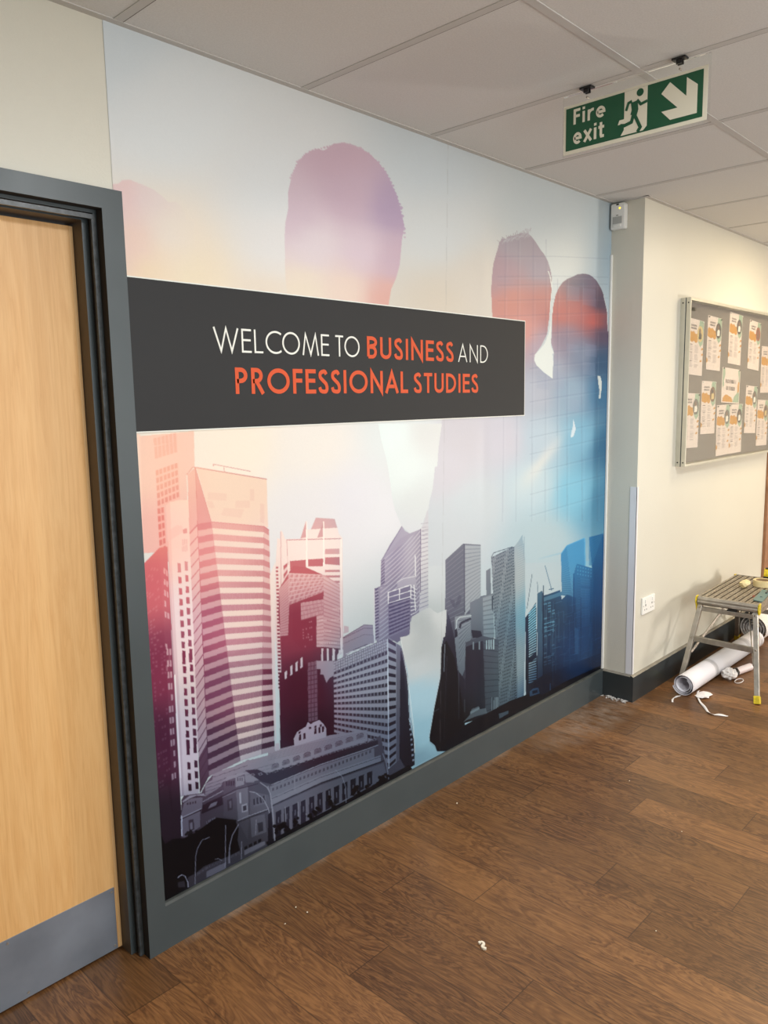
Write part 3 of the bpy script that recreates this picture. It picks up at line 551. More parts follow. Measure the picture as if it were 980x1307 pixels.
def letters(mb, text, w, gap, fn, x0, x1, d0, d1, m=0, asp=None):
    """draw text between x0 and x1 (fn maps (a, b, depth)); width is fitted"""
    tot = 0; items = []
    for ch in text:
        gw, st = glyph(ch, w); items.append((tot, gw, st)); tot += gw + (gap if ch != ' ' else 0)
    tot -= gap; sx = (x1 - x0)/tot
    kz = 0
    for off, gw, st in items:
        for path in st:
            kz += 1; d1_ = d1 + (kz % 5)*.00012*(1 if d1 > d0 else -1)
            # keep the stroke weight even when the word is squeezed
            pr, cl = ribbon([((off + a)*sx/fn.h, b) for a, b in path], w)
            n = len(pr); L = [p[0] for p in pr]; Rr = [p[1] for p in pr]
            V = [fn(x0 + p.x*fn.h, p.y, d0) for p in L] + [fn(x0 + p.x*fn.h, p.y, d0) for p in Rr] + [fn(x0 + p.x*fn.h, p.y, d1_) for p in L] + [fn(x0 + p.x*fn.h, p.y, d1_) for p in Rr]
            fs = []
            for i in range(n if cl else n-1):
                j = (i+1) % n; fs += [(i, j, n+j, n+i), (2*n+i, 3*n+i, 3*n+j, 2*n+j), (i, 2*n+i, 2*n+j, j), (n+i, n+j, 3*n+j, 3*n+i)]
            if not cl: fs += [(0, n, 3*n, 2*n), (n-1, 3*n-1, 4*n-1, 2*n-1)]
            mb.add(V, fs, m)

# ================================================================ materials
def wall_paint(name, rgb, rough=.42):
    t = NT(name); c = lin(rgb); n = t.noise(1.3, 4)
    t.link(t.ramp(n, [(.3, tuple(v*.97 for v in c)), (.7, tuple(v*1.03 for v in c))]), t.b.inputs['Base Color'])
    t.b.inputs['Roughness'].default_value = rough; t.b.inputs['Specular IOR Level'].default_value = .45
    t.bump(t.noise(160, 4, rough=.6), .5, .0015); return t.m
M_wall = wall_paint('cream_wall_paint', (210, 207, 194))
M_ceil = mat('ceiling_tile', (212, 211, 208), .95, spec=.1, nscale=220, namt=.05, bump=.15, bscale=400)
M_tee = mat('ceiling_grid_white', (196, 194, 190), .9, spec=.05)
M_grey = mat('grey_gloss_woodwork', (64, 72, 75), .36, nscale=7, namt=.05, bump=.05, bscale=60, rvar=.12)
M_greydk = mat('dark_grey_skirting', (50, 55, 57), .33, nscale=7, namt=.08, rvar=.12)
M_topedge = mat('dusty_lit_top_edge', (132, 126, 114), .5, nscale=18, namt=.25)  # dust and the bevel's highlight, both put into the colour
M_seal = mat('brush_seal', (28, 26, 25), .8)
M_white = mat('white_plastic', (236, 236, 232), .3)
M_black = mat('black_plastic', (22, 22, 22), .4)
M_alu = mat('aluminium', (178, 172, 162), .38, metal=.85, nscale=30, namt=.14, rvar=.25)
M_aludirty = mat('paint_spotted_aluminium', (160, 150, 134), .5, metal=.6, nscale=90, namt=.45)
M_yellow = mat('yellow_plastic', (214, 190, 36), .45, nscale=60, namt=.25)
M_banner = mat('charcoal_print', (45, 45, 46), .55, spec=.2, nscale=3, namt=.02)
M_orange = mat('orange_print', (206, 84, 48), .5, spec=.2)
M_wtext = mat('white_print', (226, 226, 218), .5, spec=.2)
# wooden plank floor
t = NT('brown_plank_vinyl')
at = t.new('ShaderNodeAttribute', attribute_name='plank'); uv = t.new('ShaderNodeAttribute', attribute_name='edge')
o = t.obj(); rnd = at.outputs['Fac']
cx = t.new('ShaderNodeSeparateXYZ'); t.link(o, cx.inputs[0])
cb = t.new('ShaderNodeCombineXYZ'); t.link(t.math('MULTIPLY', cx.outputs[0], 1.0), cb.inputs[0]); t.link(t.math('MULTIPLY', cx.outputs[1], .16), cb.inputs[1]); t.link(t.math('MULTIPLY', rnd, 37.0), cb.inputs[2])
g1 = t.noise(13, 5, cb.outputs[0], .55, 1.6)
rings = t.math('FRACT', t.math('MULTIPLY', g1, 11.0))
cb2 = t.new('ShaderNodeCombineXYZ'); t.link(cx.outputs[0], cb2.inputs[0]); t.link(t.math('MULTIPLY', cx.outputs[1], .05), cb2.inputs[1]); t.link(rnd, cb2.inputs[2])
g2 = t.noise(170, 4, cb2.outputs[0], .6)
cb3 = t.new('ShaderNodeCombineXYZ'); t.link(cx.outputs[0], cb3.inputs[0]); t.link(t.math('MULTIPLY', cx.outputs[1], .45), cb3.inputs[1]); t.link(t.math('MULTIPLY', rnd, 11.0), cb3.inputs[2])
g3 = t.noise(6, 3, cb3.outputs[0])
base = t.ramp(rings, [(0, lin((86, 57, 34))), (.35, lin((114, 78, 47))), (.62, lin((130, 91, 55))), (.9, lin((105, 71, 42))), (1, lin((77, 50, 30)))])
base = t.mix(t.math('MULTIPLY', t.math('SUBTRACT', g2, .42, True), 1.8, True), base, lin((65, 41, 24)))
base = t.mix(t.math('MULTIPLY', t.math('SUBTRACT', g3, .45, True), 1.6, True), base, lin((134, 94, 55)))
tone = t.math('ADD', t.math('MULTIPLY', rnd, .55), .72)
tn = t.new('ShaderNodeCombineColor'); [t.link(tone, tn.inputs[i]) for i in range(3)]
base = t.mix(1.0, base, tn.outputs[0], 'MULTIPLY')
seam = t.math('LESS_THAN', uv.outputs['Fac'], .0011)
base = t.mix(t.math('MULTIPLY', seam, .6), base, lin((44, 30, 20)))
# plaster dust trodden near the inner corner and along the skirting
dx = t.math('DIVIDE', t.math('SUBTRACT', cx.outputs[0], 3.35), .55); dy = t.math('DIVIDE', t.math('ADD', cx.outputs[1], .12), .16)
dd = t.math('SUBTRACT', 1.0, t.math('ADD', t.math('MULTIPLY', dx, dx), t.math('MULTIPLY', dy, dy)), True)
dn = t.math('MULTIPLY', dd, t.math('MULTIPLY', t.math('SUBTRACT', t.noise(24, 6, t.scaled(o, (1, .45, 1)), .7), .36, True), 3.2, True))
al = t.math('MULTIPLY', t.math('SUBTRACT', 1.0, t.math('DIVIDE', t.math('ABSOLUTE', t.math('ADD', cx.outputs[1], .022)), .028), True), t.math('GREATER_THAN', cx.outputs[0], 1.04))
dn2 = t.math('MULTIPLY', al, t.math('MULTIPLY', t.math('SUBTRACT', t.noise(16, 4), .38, True), 2.2, True))
base = t.mix(t.math('MULTIPLY', t.math('MAXIMUM', dn, dn2), .42), base, lin((178, 166, 152)))
t.link(base, t.b.inputs['Base Color'])
t.link(t.math('ADD', t.math('MULTIPLY', g2, .18), .30), t.b.inputs['Roughness']); t.b.inputs['Specular IOR Level'].default_value = .4
hgt = t.math('SUBTRACT', t.math('MULTIPLY', g2, .25), t.math('MULTIPLY', seam, .8)); t.bump(hgt, .25, .001)
M_floor = t.m
# beech veneer
t = NT('beech_veneer'); v = t.scaled(t.obj(), (1, 1, .07)); g = t.noise(16, 5, v, .55, .9); f2 = t.noise(260, 3, t.scaled(t.obj(), (1, 1, .04)))
c = t.ramp(t.math('FRACT', t.math('MULTIPLY', g, 5.0)), [(0, lin((221, 172, 112))), (.5, lin((226, 180, 121))), (.85, lin((220, 171, 111))), (1, lin((217, 167, 107)))])
c = t.mix(t.math('MULTIPLY', t.math('SUBTRACT', f2, .45, True), 1.3, True), c, lin((204, 150, 92)))
t.link(c, t.b.inputs['Base Color']); t.b.inputs['Roughness'].default_value = .4; t.b.inputs['Specular IOR Level'].default_value = .4; M_beech = t.m
M_kick = mat('satin_kick_plate', (138, 146, 158), .45, metal=.55, nscale=6, namt=.16, rvar=.2)
def clear_mat(name, tint, base_gloss):
    t = NT(name); t.n.remove(t.b); out = t.n['Material Output']
    tr = t.new('ShaderNodeBsdfTransparent'); tr.inputs[0].default_value = (*tint, 1); gl = t.new('ShaderNodeBsdfGlossy'); gl.inputs['Roughness'].default_value = .03; gl.inputs['Color'].default_value = (.9,.9,.9,1)
    fz = t.new('ShaderNodeFresnel'); fz.inputs[0].default_value = 1.45; mx = t.new('ShaderNodeMixShader')
    t.link(t.math('MULTIPLY', fz.outputs[0], base_gloss, True), mx.inputs[0]); t.link(tr.outputs[0], mx.inputs[1]); t.link(gl.outputs[0], mx.inputs[2]); t.link(mx.outputs[0], out.inputs[0]); return t.m
M_acrylic = clear_mat('clear_acrylic', (.97, .98, .975), .7)
M_glass = clear_mat('board_glazing', (.96, .965, .96), .28)
def emis(name, rgb, s):
    t = NT(name); t.b.inputs['Base Color'].default_value = (*rgb, 1); t.b.inputs['Emission Color'].default_value = (*rgb, 1); t.b.inputs['Emission Strength'].default_value = s; return t.m

# ================================================================ the room
PWID = .1604; PLEN = 1.22
ends = {0: -.54, 1: -.972, 2: -.777, 7: -.485, 6: -1.017, 3: -1.15, 4: -.30, 5: -.66, -1: -.30, -2: -.86, -3: -.48, -4: -.98, -5: -.62, 8: -.80, 9: -.34, 10: -.93, 11: -.62}
V = []; Fc = []; pl = []; ed = []; nv = 0
rng = random.Random(7)
FX0, FX1, FY0, FY1 = -1.6, 8.5, -3.75, .14
k0 = int(math.floor((FX0 - 1.8065)/PWID)); k1 = int(math.ceil((FX1 - 1.8065)/PWID))
for k in range(k0, k1):
    xa = max(1.8065 + k*PWID, FX0); xb = min(1.8065 + (k+1)*PWID, FX1); e = ends.get(k, -rng.random()*PLEN)
    ya = e - 4*PLEN
    while ya < FY1:
        a, b = max(ya, FY0), min(ya + PLEN, FY1)
        if b > a + .01:
            r = rng.random(); s_ = .0017
            # rim strips carry edge = 0, the middle carries a positive value
            V += [(xa,a,0),(xb,a,0),(xb,b,0),(xa,b,0),(xa+s_,a+s_,0),(xb-s_,a+s_,0),(xb-s_,b-s_,0),(xa+s_,b-s_,0)]
            Fc += [(nv+4,nv+5,nv+6,nv+7),(nv,nv+1,nv+5,nv+4),(nv+1,nv+2,nv+6,nv+5),(nv+2,nv+3,nv+7,nv+6),(nv+3,nv,nv+4,nv+7)]
            pl += [r]*5; ed += [1.0, 0, 0, 0, 0]; nv += 8
        ya += PLEN
me = bpy.data.meshes.new('floor'); me.from_pydata(V, [], Fc); me.materials.append(M_floor)
me.attributes.new('plank', 'FLOAT', 'FACE').data.foreach_set('value', pl); me.attributes.new('edge', 'FLOAT', 'FACE').data.foreach_set('value', ed)
floor = bpy.data.objects.new('floor', me); COL.objects.link(floor); tag(floor, kind='structure')
# mural wall with the door opening
DX0, DX1, DZ = -.02, .995, 2.03
b = MB()
b.box(FX0, DX0, 0, .16, 0, H); b.box(DX0, DX1, 0, .16, DZ, H); b.box(DX1, X1, 0, .16, 0, H)
tag(b.build('wall_left', M_wall), kind='structure')
b = MB(); b.box(X1, 5.62, WB, .16, 0, H); tag(b.build('wall_right', M_wall), kind='structure')
b = MB(); b.box(5.62, 8.5, WB + .06, .16, 0, H); tag(b.build('wall_front', wall_paint('beige_wall_paint', (198, 186, 166))), kind='structure')
b = MB(); b.box(FX0, 8.5, -3.9, -3.75, 0, H); tag(b.build('wall_back', M_wall), kind='structure')
b = MB(); b.box(FX0 - .15, FX0, -3.9, .16, 0, H); tag(b.build('wall_near', M_wall), kind='structure')
b = MB(); b.box(8.5, 8.65, -3.9, .16, 0, H); tag(b.build('wall_far', M_wall), kind='structure')
# made-up window frames set round the two added area lights
for i, (wx, wz, ww, wh) in enumerate(((1.6, 1.35, 3.0, 1.7), (6.6, .9, .6, .6))):
    b = MB(); x0, x1, z0, z1 = wx - ww/2, wx + ww/2, wz - wh/2, wz + wh/2
    for q in ((x0 - .06, x1 + .06, z1, z1 + .06), (x0 - .06, x1 + .06, z0 - .06, z0), (x0 - .06, x0, z0, z1), (x1, x1 + .06, z0, z1)): b.box(q[0], q[1], -3.75, -3.69, q[2], q[3])
    tag(b.build('added_light_frame_%d' % (i + 1), M_white, bevel=.004), kind='structure')
# brown post standing in for the shaded corner at the cream wall's far end
b = MB(); b.box(5.60, 5.70, WB - .02, WB + .05, 0, 2.08); tag(b.build('wall_end_shade', mat('shade_brown', (150, 108, 78), .5, nscale=20, namt=.15), bevel=.004), kind='structure')
# suspended ceiling: tiles, tees and wall angle
b = MB()
b.box(FX0, 8.5, -3.75, .0, H + .002, H + .03, 0)
tx = 1.0567
xs = [tx + .6*k for k in range(-5, 13)]; ysn = [-.788 - .6*k for k in range(0, 5)]
for x in xs: b.box(x - .003, x + .021, -3.75, 0, H, H + .006, 1)
for y in ysn: b.box(FX0, 8.5, y - .012, y + .012, H - .0006, H + .006, 1)
b.box(FX0, X1, -.022, 0, H - .0008, H + .006, 1); b.box(X1 - .022, X1, WB - .022, 0, H - .0009, H + .006, 1); b.box(X1 - .022, 8.5, WB - .022, WB, H - .0008, H + .006, 1)
for x in xs: b.box(x + .0210, x + .0236, -3.75, 0, H + .0005, H + .0056, 2)
tag(b.build('ceiling', [M_ceil, M_tee, mat('tile_gap', (96, 90, 84), .9)]), kind='structure')
# luminaire casings round the ceiling panel lights
M_diff = emis('panel_diffuser', (1, .98, .95), 1.5)
for i, (x, y, e, c) in enumerate(PANELS):
    r_ = empty('ceiling_light', (x, y, H)); tag(r_, ['square ceiling light panel nearest the timber door', 'square ceiling light panel opposite the mural', 'warm square ceiling light panel in front of the notice board', 'warm square ceiling light panel at the far end of the corridor'][i], 'light')
    b = MB(); b.box(-.3, .3, -.3, -.285, -.009, .004); b.box(-.3, .3, .285, .3, -.009, .004); b.box(-.3, -.285, -.285, .285, -.009, .004); b.box(.285, .3, -.285, .285, -.009, .004); b.build('frame', M_white, r_)
    b = MB(); b.box(-.285, .285, -.285, .285, -.004, .003); b.build('diffuser', M_diff, r_)
# skirtings (board, moulded top edge)
def skirt(b, a, c, nx, ny, z=.139, th=.016):
    """a, c: ends on the wall face; (nx, ny) points into the room"""
    prof = [(0, 0), (th, 0), (th, z - .007), (th*.6, z - .002), (th*.3, z), (0, z)]
    P = [[(p[0] + nx*d, p[1] + ny*d, h) for d, h in prof] for p in (a, c)]
    n = len(prof); V = P[0] + P[1]; fs = [tuple(range(n)), tuple(range(2*n-1, n-1, -1))]
    b.add(V, fs, 0)
    for i in range(n): b.add([P[0][i], P[0][(i+1) % n], P[1][(i+1) % n], P[1][i]], [(0,1,2,3)], 1 if i in (2, 3, 4) else 0)
b = MB(); skirt(b, (1.03, 0), (X1, 0), 0, -1); tag(b.build('baseboard_left', [M_grey, mat('skirting_top', (55, 58, 56), .5, nscale=14, namt=.3)]), kind='structure')
b = MB(); skirt(b, (X1, -.014), (X1, WB), -1, 0); skirt(b, (X1 - .016, WB), (5.60, WB), 0, -1); skirt(b, (5.7, WB + .06), (8.5, WB + .06), 0, -1)
tag(b.build('baseboard_right', [M_greydk, M_topedge]), kind='structure')
b = MB(); skirt(b, (DX0 - .06, 0), (FX0, 0), 0, -1); tag(b.build('baseboard_near', [M_grey, M_grey]), kind='structure')
# white scribed edge strip at the inner corner beside the mural
b = MB(); b.box(X1 - .012, X1, -.011, -.003, .14, H - .24); tag(b.build('trim_2', M_white), kind='structure')

# ---- door
d = empty('door_1', (.5, 0, 0)); tag(d, kind='structure')
def loc(b, name, m, parent, **kw):
    """build in world coordinates, parent keeps them"""
    ox, oy, oz = parent.location; b.v = [(x-ox, y-oy, z-oz) for x, y, z in b.v]; return b.build(name, m, parent, **kw)
# stepped frame profile, swept up one side, over the head and down the other: (distance inwards from outer edge, y)
prof = [(0, 0.0), (0, -.017), (.0565, -.017), (.0565, .014), (.066, .014), (.066, .040), (.083, .040), (.083, .13), (.0, .13)]
xo, zo, xl = 1.051, 2.077, -.08
b = MB(); n = len(prof); path = []
for cxn in range(4):
    ring = []
    for dd_, y in prof:
        x = (xo - dd_) if cxn in (0, 1) else (xl + dd_); z = 0 if cxn in (0, 3) else zo - dd_*.86
        ring.append((x, y, z))
    path.append(ring)
for j in range(3):
    for i in range(n):
        i2 = (i+1) % n
        b.add([path[j][i], path[j][i2], path[j+1][i2], path[j+1][i]], [(0,1,2,3)], 1 if i in (2, 4) else (2 if i == 6 else 0))
M_reveal = mat('rebate_reflected_brown', (84, 74, 62), .5)  # the door's brown reflection is put into this colour
fr_ = loc(b, 'door_frame', [M_grey, M_seal, M_reveal], d)
b = MB()
b.box(.981, .9915, .0135, .022, .002, 2.0058); b.box(-.01, .9915, .0135, .022, 2.006, 2.017)
loc(b, 'brush_seal', mat('dark_seal_strip', (66, 70, 72), .35, nscale=60, namt=.5), d)
b = MB(); b.box(.004, .9665, .088, .132, .006, 1.998); leaf = loc(b, 'door_leaf', M_beech, d, bevel=.0015)
b = MB(); b.box(.958, .9668, .0875, .0885, .007, 1.997); lp = loc(b, 'edge_lipping', mat('pale_beech_edge', (236, 194, 138), .4), d)
b = MB(); b.box(.02, .9535, .0862, .0878, .008, .196); kp = loc(b, 'kick_plate', M_kick, d, bevel=.0005)
for x, z in ((.945, .185), (.945, .02), (.66, .185), (.70, .022), (.4, .185), (.1, .185)):
    b = MB(); b.tube([(x, .0862, z), (x, .0852, z)], .0035, 10); loc(b, 'screw', M_alu, d)

# ---- mural
_img = paint_mural()
NU, NVv = 700, 980
HI_ = homog([(131, 26), (781, 257), (768, 857), (200.5, 1152)], [(0, 0), (1, 0), (1, 1), (0, 1)])
ux = happly(HI_, np.stack([np.linspace(165, 775, NU), np.full(NU, 600.0)], -1))[:, 0]; ux = (ux - ux[0])/(ux[-1] - ux[0])
MX0, MX1, MZ0, MZ1 = 1.0362, X1 - .0005, .1385, H - .0005
vy = np.linspace(0, 1, NVv)
px = ux*(2096 - 1); py = vy*(1870 - 1)
acc = 0
for ox in (-.35, .35):
    for oy in (-.35, .35):
        xi = np.clip(px + ox, 0, 2094.999); yi = np.clip(py + oy, 0, 1868.999)
        a = xi.astype(int); fx_ = (xi - a)[None, :, None]; c_ = yi.astype(int); fy_ = (yi - c_)[:, None, None]
        r0 = _img[c_]; r1 = _img[c_ + 1]
        acc = acc + (r0[:, a]*(1-fx_) + r0[:, a+1]*fx_)*(1-fy_) + (r1[:, a]*(1-fx_) + r1[:, a+1]*fx_)*fy_
acc = acc/4/255.0
colr = np.where(acc <= .04045, acc/12.92, ((acc + .055)/1.055)**2.4)*MURAL_K
XX, ZZ = np.meshgrid(MX0 + ux*(MX1 - MX0), MZ1 - vy*(MZ1 - MZ0))
N = NU*NVv
# the vinyl lifts by a hair's breadth along its joint, as in the photograph
YY = -.0012 - .0016*np.exp(-((XX - 2.60)/.035)**2) - .0006*np.exp(-((XX - 2.28)/.05)**2)
co = np.stack([XX, YY, ZZ], -1).reshape(-1, 3).astype(np.float32)
ii = (np.arange(NVv-1)[:, None]*NU + np.arange(NU-1)[None, :]).reshape(-1)
quads = np.stack([ii, ii + NU, ii + NU + 1, ii + 1], -1).astype(np.int32)
me = bpy.data.meshes.new('mural'); me.vertices.add(N); me.vertices.foreach_set('co', co.ravel())
me.loops.add(quads.size); me.loops.foreach_set('vertex_index', quads.ravel()); me.polygons.add(len(quads)); me.polygons.foreach_set('loop_start', np.arange(0, quads.size, 4, dtype=np.int32))
me.update(calc_edges=True); me.validate()
ca = me.attributes.new('print', 'FLOAT_COLOR', 'POINT'); ca.data.foreach_set('color', np.concatenate([colr.reshape(-1, 3), np.ones((N, 1))], 1).astype(np.float32).ravel())
me.polygons.foreach_set('use_smooth', [True]*len(me.polygons))
t = NT('printed_wall_vinyl'); a_ = t.new('ShaderNodeAttribute', attribute_name='print'); t.link(a_.outputs['Color'], t.b.inputs['Base Color']); t.b.inputs['Roughness'].default_value = .34; t.b.inputs['Specular IOR Level'].default_value = .16
t.bump(t.noise(420, 2), .06, .0005); me.materials.append(t.m)
mural = bpy.data.objects.new('mural', me); COL.objects.link(mural)
tag(mural, 'floor-to-ceiling printed wall mural of city towers with faded silhouettes of people', 'mural')

# ---- banner across the mural
BX0, BX1, BZ0, BZ1 = 1.0505, 2.894, 1.4785, 1.8725
bn = empty('welcome_sign', (BX0, 0, BZ0)); tag(bn, 'wide charcoal sign reading welcome to business and professional studies on the mural', 'sign')
b = MB(); b.box(BX0, BX1, -.0046, -.0034, BZ0, BZ1); loc(b, 'sign_panel', M_banner, bn)
b = MB()
for q in ((BX0, BX1 + .0035, BZ1, BZ1 + .0035), (BX0, BX1 + .0035, BZ0 - .0035, BZ0), (BX1, BX1 + .0035, BZ0, BZ1)): b.box(q[0], q[1], -.0041, -.0033, q[2], q[3])
loc(b, 'white_border', M_wtext, bn)
def wfn(z0, h):
    f = lambda a, bb, dpt: (a, dpt, z0 + bb*h)
    f.h = h; return f
for txt, x0, x1, z0, z1, w, g, m, nm in (('WELCOME', 1.312, 1.755, 1.694, 1.762, .085, .13, M_wtext, 'white lettering reading welcome'), ('TO', 1.783, 1.894, 1.694, 1.762, .085, .06, M_wtext, 'white lettering reading to'),
        ('BUSINESS', 1.927, 2.405, 1.692, 1.766, .165, .11, M_orange, 'orange lettering reading business'), ('AND', 2.432, 2.625, 1.693, 1.761, .07, .20, M_wtext, 'thin white lettering reading and'),
        ('PROFESSIONAL', 1.379, 2.137, 1.575, 1.651, .165, .10, M_orange, 'orange lettering reading professional'), ('STUDIES', 2.168, 2.562, 1.575, 1.648, .165, .10, M_orange, 'orange lettering reading studies')):
    b = MB(); letters(b, txt, w, g, wfn(z0, z1 - z0), x0, x1, -.0046, -.0052); lo = loc(b, 'lettering', m, bn); lo['label'] = nm

# ---- hanging fire exit sign (plane X = 2.264)
SX = 2.264
es = empty('fire_exit_sign', (SX, -.775, H)); tag(es, 'green and white fire exit sign hanging from the ceiling', 'sign')
b = MB(); b.box(SX - .0025, SX + .0025, -.999, -.548, 2.289, H - .012); loc(b, 'acrylic_panel', M_acrylic, es)
M_sgreen = mat('sign_green', (24, 84, 56), .4); M_scream = mat('photoluminescent_cream', (226, 222, 202), .45)
def sfn(a, bb, dpt): return (SX - dpt, a, bb)
b = MB(); b.box(SX - .0038, SX - .0026, -.993, -.552, 2.293, 2.4345); loc(b, 'cream_border', M_scream, es)
b = MB(); b.box(SX - .0048, SX - .0038, -.981, -.5605, 2.3035, 2.4265); loc(b, 'green_field', M_sgreen, es)
# arrow
b = MB(); b.prism([(-.888,2.417),(-.8635,2.392),(-.9115,2.344),(-.865,2.344),(-.891,2.3165),(-.966,2.3165),(-.966,2.391),(-.9355,2.417),(-.9355,2.3685)], sfn, .0049, .0056)
loc(b, 'arrow', M_scream, es)['label'] = 'cream arrow pointing down and right'
# doorway with the running figure
b = MB(); b.prism([(-.7525,2.426),(-.8225,2.426),(-.8225,2.318),(-.8115,2.3075),(-.7425,2.3075),(-.7525,2.322)], sfn, .0049, .0054)
b.prism([(-.7525,2.352),(-.7525,2.3395),(-.733,2.3395),(-.738,2.352)], sfn, .0049, .0054)
loc(b, 'doorway', M_scream, es)
b = MB()
def blob(pts, w):
    pr, cl = ribbon(pts, w); outl = [tuple(p[0]) for p in pr] + [tuple(p[1]) for p in pr][::-1]
    n_ = len(pr); blob.k += 1
    for i in range(n_ - 1):
        q = [pr[i][0], pr[i+1][0], pr[i+1][1], pr[i][1]]; b.prism([tuple(v_) for v_ in q], sfn, .0055, .0060 + .00012*blob.k + .00005*(i % 2))
blob.k = 0
b.prism([(-.8005 + .0105*math.cos(a_*PI/10), 2.4135 + .0105*math.sin(a_*PI/10)) for a_ in range(20)], sfn, .0055, .0062)
blob([(-.783,2.3925),(-.786,2.370),(-.782,2.356)], .020)
blob([(-.782,2.360),(-.776,2.338),(-.7545,2.3335),(-.741,2.3365)], .0095)
blob([(-.783,2.360),(-.792,2.342),(-.8035,2.318),(-.795,2.307)], .0095)
blob([(-.776,2.3955),(-.7655,2.3925),(-.7585,2.373)], .0075); blob([(-.792,2.395),(-.8035,2.3805),(-.823,2.385)], .0075)
loc(b, 'running_figure', M_sgreen, es)
class _F: pass
def efn(z0, h):
    f = lambda a, bb, dpt: (SX - dpt, -a, z0 + bb*h)
    f.h = h; return f
b = MB(); letters(b, 'Fire', .175, .13, efn(2.376, .044), .5855, .6925, .0049, .0055); loc(b, 'lettering', M_scream, es)['label'] = 'cream lettering reading fire'
b = MB(); letters(b, 'exit', .175, .12, efn(2.318, .046), .5865, .689, .0049, .0055); loc(b, 'lettering', M_scream, es)['label'] = 'cream lettering reading exit'
for y in (-.628, -.912):
    b = MB(); b.box(SX - .013, SX + .013, y - .019, y + .019, H - .007, H - .0015); b.box(SX - .008, SX - .003, y - .008, y + .008, H - .018, H - .006); b.box(SX + .003, SX + .008, y - .008, y + .008, H - .018, H - .006); cl_ = loc(b, 'ceiling_clip', M_black, es)
    b = MB(); b.tube([(SX - .0055, y - .002, 2.4445), (SX + .0055, y - .002, 2.4445)], .0028, 10); loc(b, 'rivet', M_alu, es)

# ---- motion detector in the corner at the ceiling
pr_ = empty('motion_detector', (X1, -.05, 2.405)); tag(pr_, 'small white wall-mounted motion detector high in the corner beside the mural', 'sensor')
b = MB(); b.prism([(-.013,2.347),(-.080,2.347),(-.083,2.352),(-.083,2.458),(-.078,2.466),(-.016,2.466),(-.011,2.460),(-.011,2.352)], lambda a, bb, dpt: (X1 - dpt, a, bb), .0, .034); loc(b, 'housing', M_white, pr_, bevel=.004)
b = MB(); b.prism([(-.024,2.372),(-.070,2.372),(-.070,2.404),(-.024,2.404)], lambda a, bb, dpt: (X1 - dpt, a, bb), .034, .0365); loc(b, 'lens', mat('lens_grey', (176, 176, 172), .3), pr_)
b = MB(); b.box(X1 - .040, X1 - .033, -.066, -.028, 2.356, 2.369); loc(b, 'lower_lip', M_white, pr_, bevel=.002)
b = MB(); b.tube([(X1 - .034, -.058, 2.442), (X1 - .0355, -.058, 2.442)], .0042, 12); loc(b, 'indicator_light', emis('amber_led', (1.0, .62, .03), 2.2), pr_)['label'] = 'lit amber indicator light'
b = MB(); b.box(X1 - .0348, X1 - .034, -.053, -.040, 2.456, 2.463); loc(b, 'maker_mark', M_black, pr_)
b = MB(); b.box(X1 - .0348, X1 - .034, -.051, -.040, 2.409, 2.412); loc(b, 'slot', M_black, pr_)

# ---- corner guard on the wall's outer corner
b = MB(); b.box(X1 - .0022, X1, WB - .0022, WB + .034, .141, 1.106); b.box(X1 - .0022, X1 + .014, WB - .0022, WB, .141, 1.106)
tag(b.build('corner_guard', mat('lilac_white_plastic', (226, 226, 230), .3)), 'white plastic corner guard strip on the outer wall corner above the skirting', 'corner guard')

# ---- twin socket
sk = empty('wall_socket', (3.812, WB, .48)); tag(sk, 'white double wall socket low on the cream wall', 'socket')
b = MB(); b.box(3.739, 3.885, WB - .009, WB, .437, .525); loc(b, 'face_plate', M_white, sk, bevel=.002)
for sx in (3.771, 3.853):
    b = MB(); b.box(sx - .006, sx + .006, WB - .013, WB - .008, .497, .515); loc(b, 'rocker_switch', M_white, sk, bevel=.001)
for sx in (3.775, 3.849):
    b = MB(); b.box(sx - .0035, sx + .0035, WB - .0096, WB - .008, .478, .488); b.box(sx - .014, sx - .008, WB - .0096, WB - .008, .458, .463); b.box(sx + .008, sx + .014, WB - .0096, WB - .008, .458, .463); loc(b, 'pin_holes', M_black, sk)
for sx in (3.750, 3.874):
    b = MB(); b.tube([(sx, WB - .009, .481), (sx, WB - .0098, .481)], .003, 10); loc(b, 'screw', M_alu, sk)

# ---- glazed notice board
NX0, NX1, NZ0, NZ1 = 4.100, 5.555, 1.176, 2.052
nb = empty('notice_board', (NX0, WB, NZ0)); tag(nb, 'large glazed notice board with a slim aluminium frame on the cream wall', 'notice board')
M_felt = mat('grey_felt', (130, 122, 118), .95, nscale=300, namt=.12, bump=.4, bscale=500)
b = MB(); b.box(NX0 + .012, NX1 - .012, WB - .020, WB - .004, NZ0 + .012, NZ1 - .012); loc(b, 'backboard', M_felt, nb)
M_frame = mat('satin_aluminium_frame', (206, 204, 192), .34, metal=.7, nscale=12, namt=.06)
for nm, (x0, x1, z0, z1) in (('left', (NX0, NX0 + .010, NZ0, NZ1)), ('right', (NX1 - .010, NX1, NZ0, NZ1)), ('top', (NX0 + .010, NX1 - .010, NZ1 - .014, NZ1)), ('bottom', (NX0 + .010, NX1 - .010, NZ0, NZ0 + .014))):
    b = MB(); b.box(x0, x1, WB - .026, WB, z0, z1); b.box(x0, x1, WB - .054, WB - .031, z0, z1); q = .002 if nm in ('left', 'right') else 0; r2 = .003 if nm in ('top', 'bottom') else 0
    b.box(x0 + q, x1 - q, WB - .032, WB - .025, z0 + r2, z1 - r2, 1); loc(b, 'frame_profile', [M_frame, M_greydk], nb, bevel=.0012)
for z in (NZ0 + .022, NZ1 - .026):
    for y in (-.013, -.042):
        b = MB(); b.tube([(NX0 - .0006, WB + y, z), (NX0 + .002, WB + y, z)], .004, 10); loc(b, 'screw', M_black, nb)
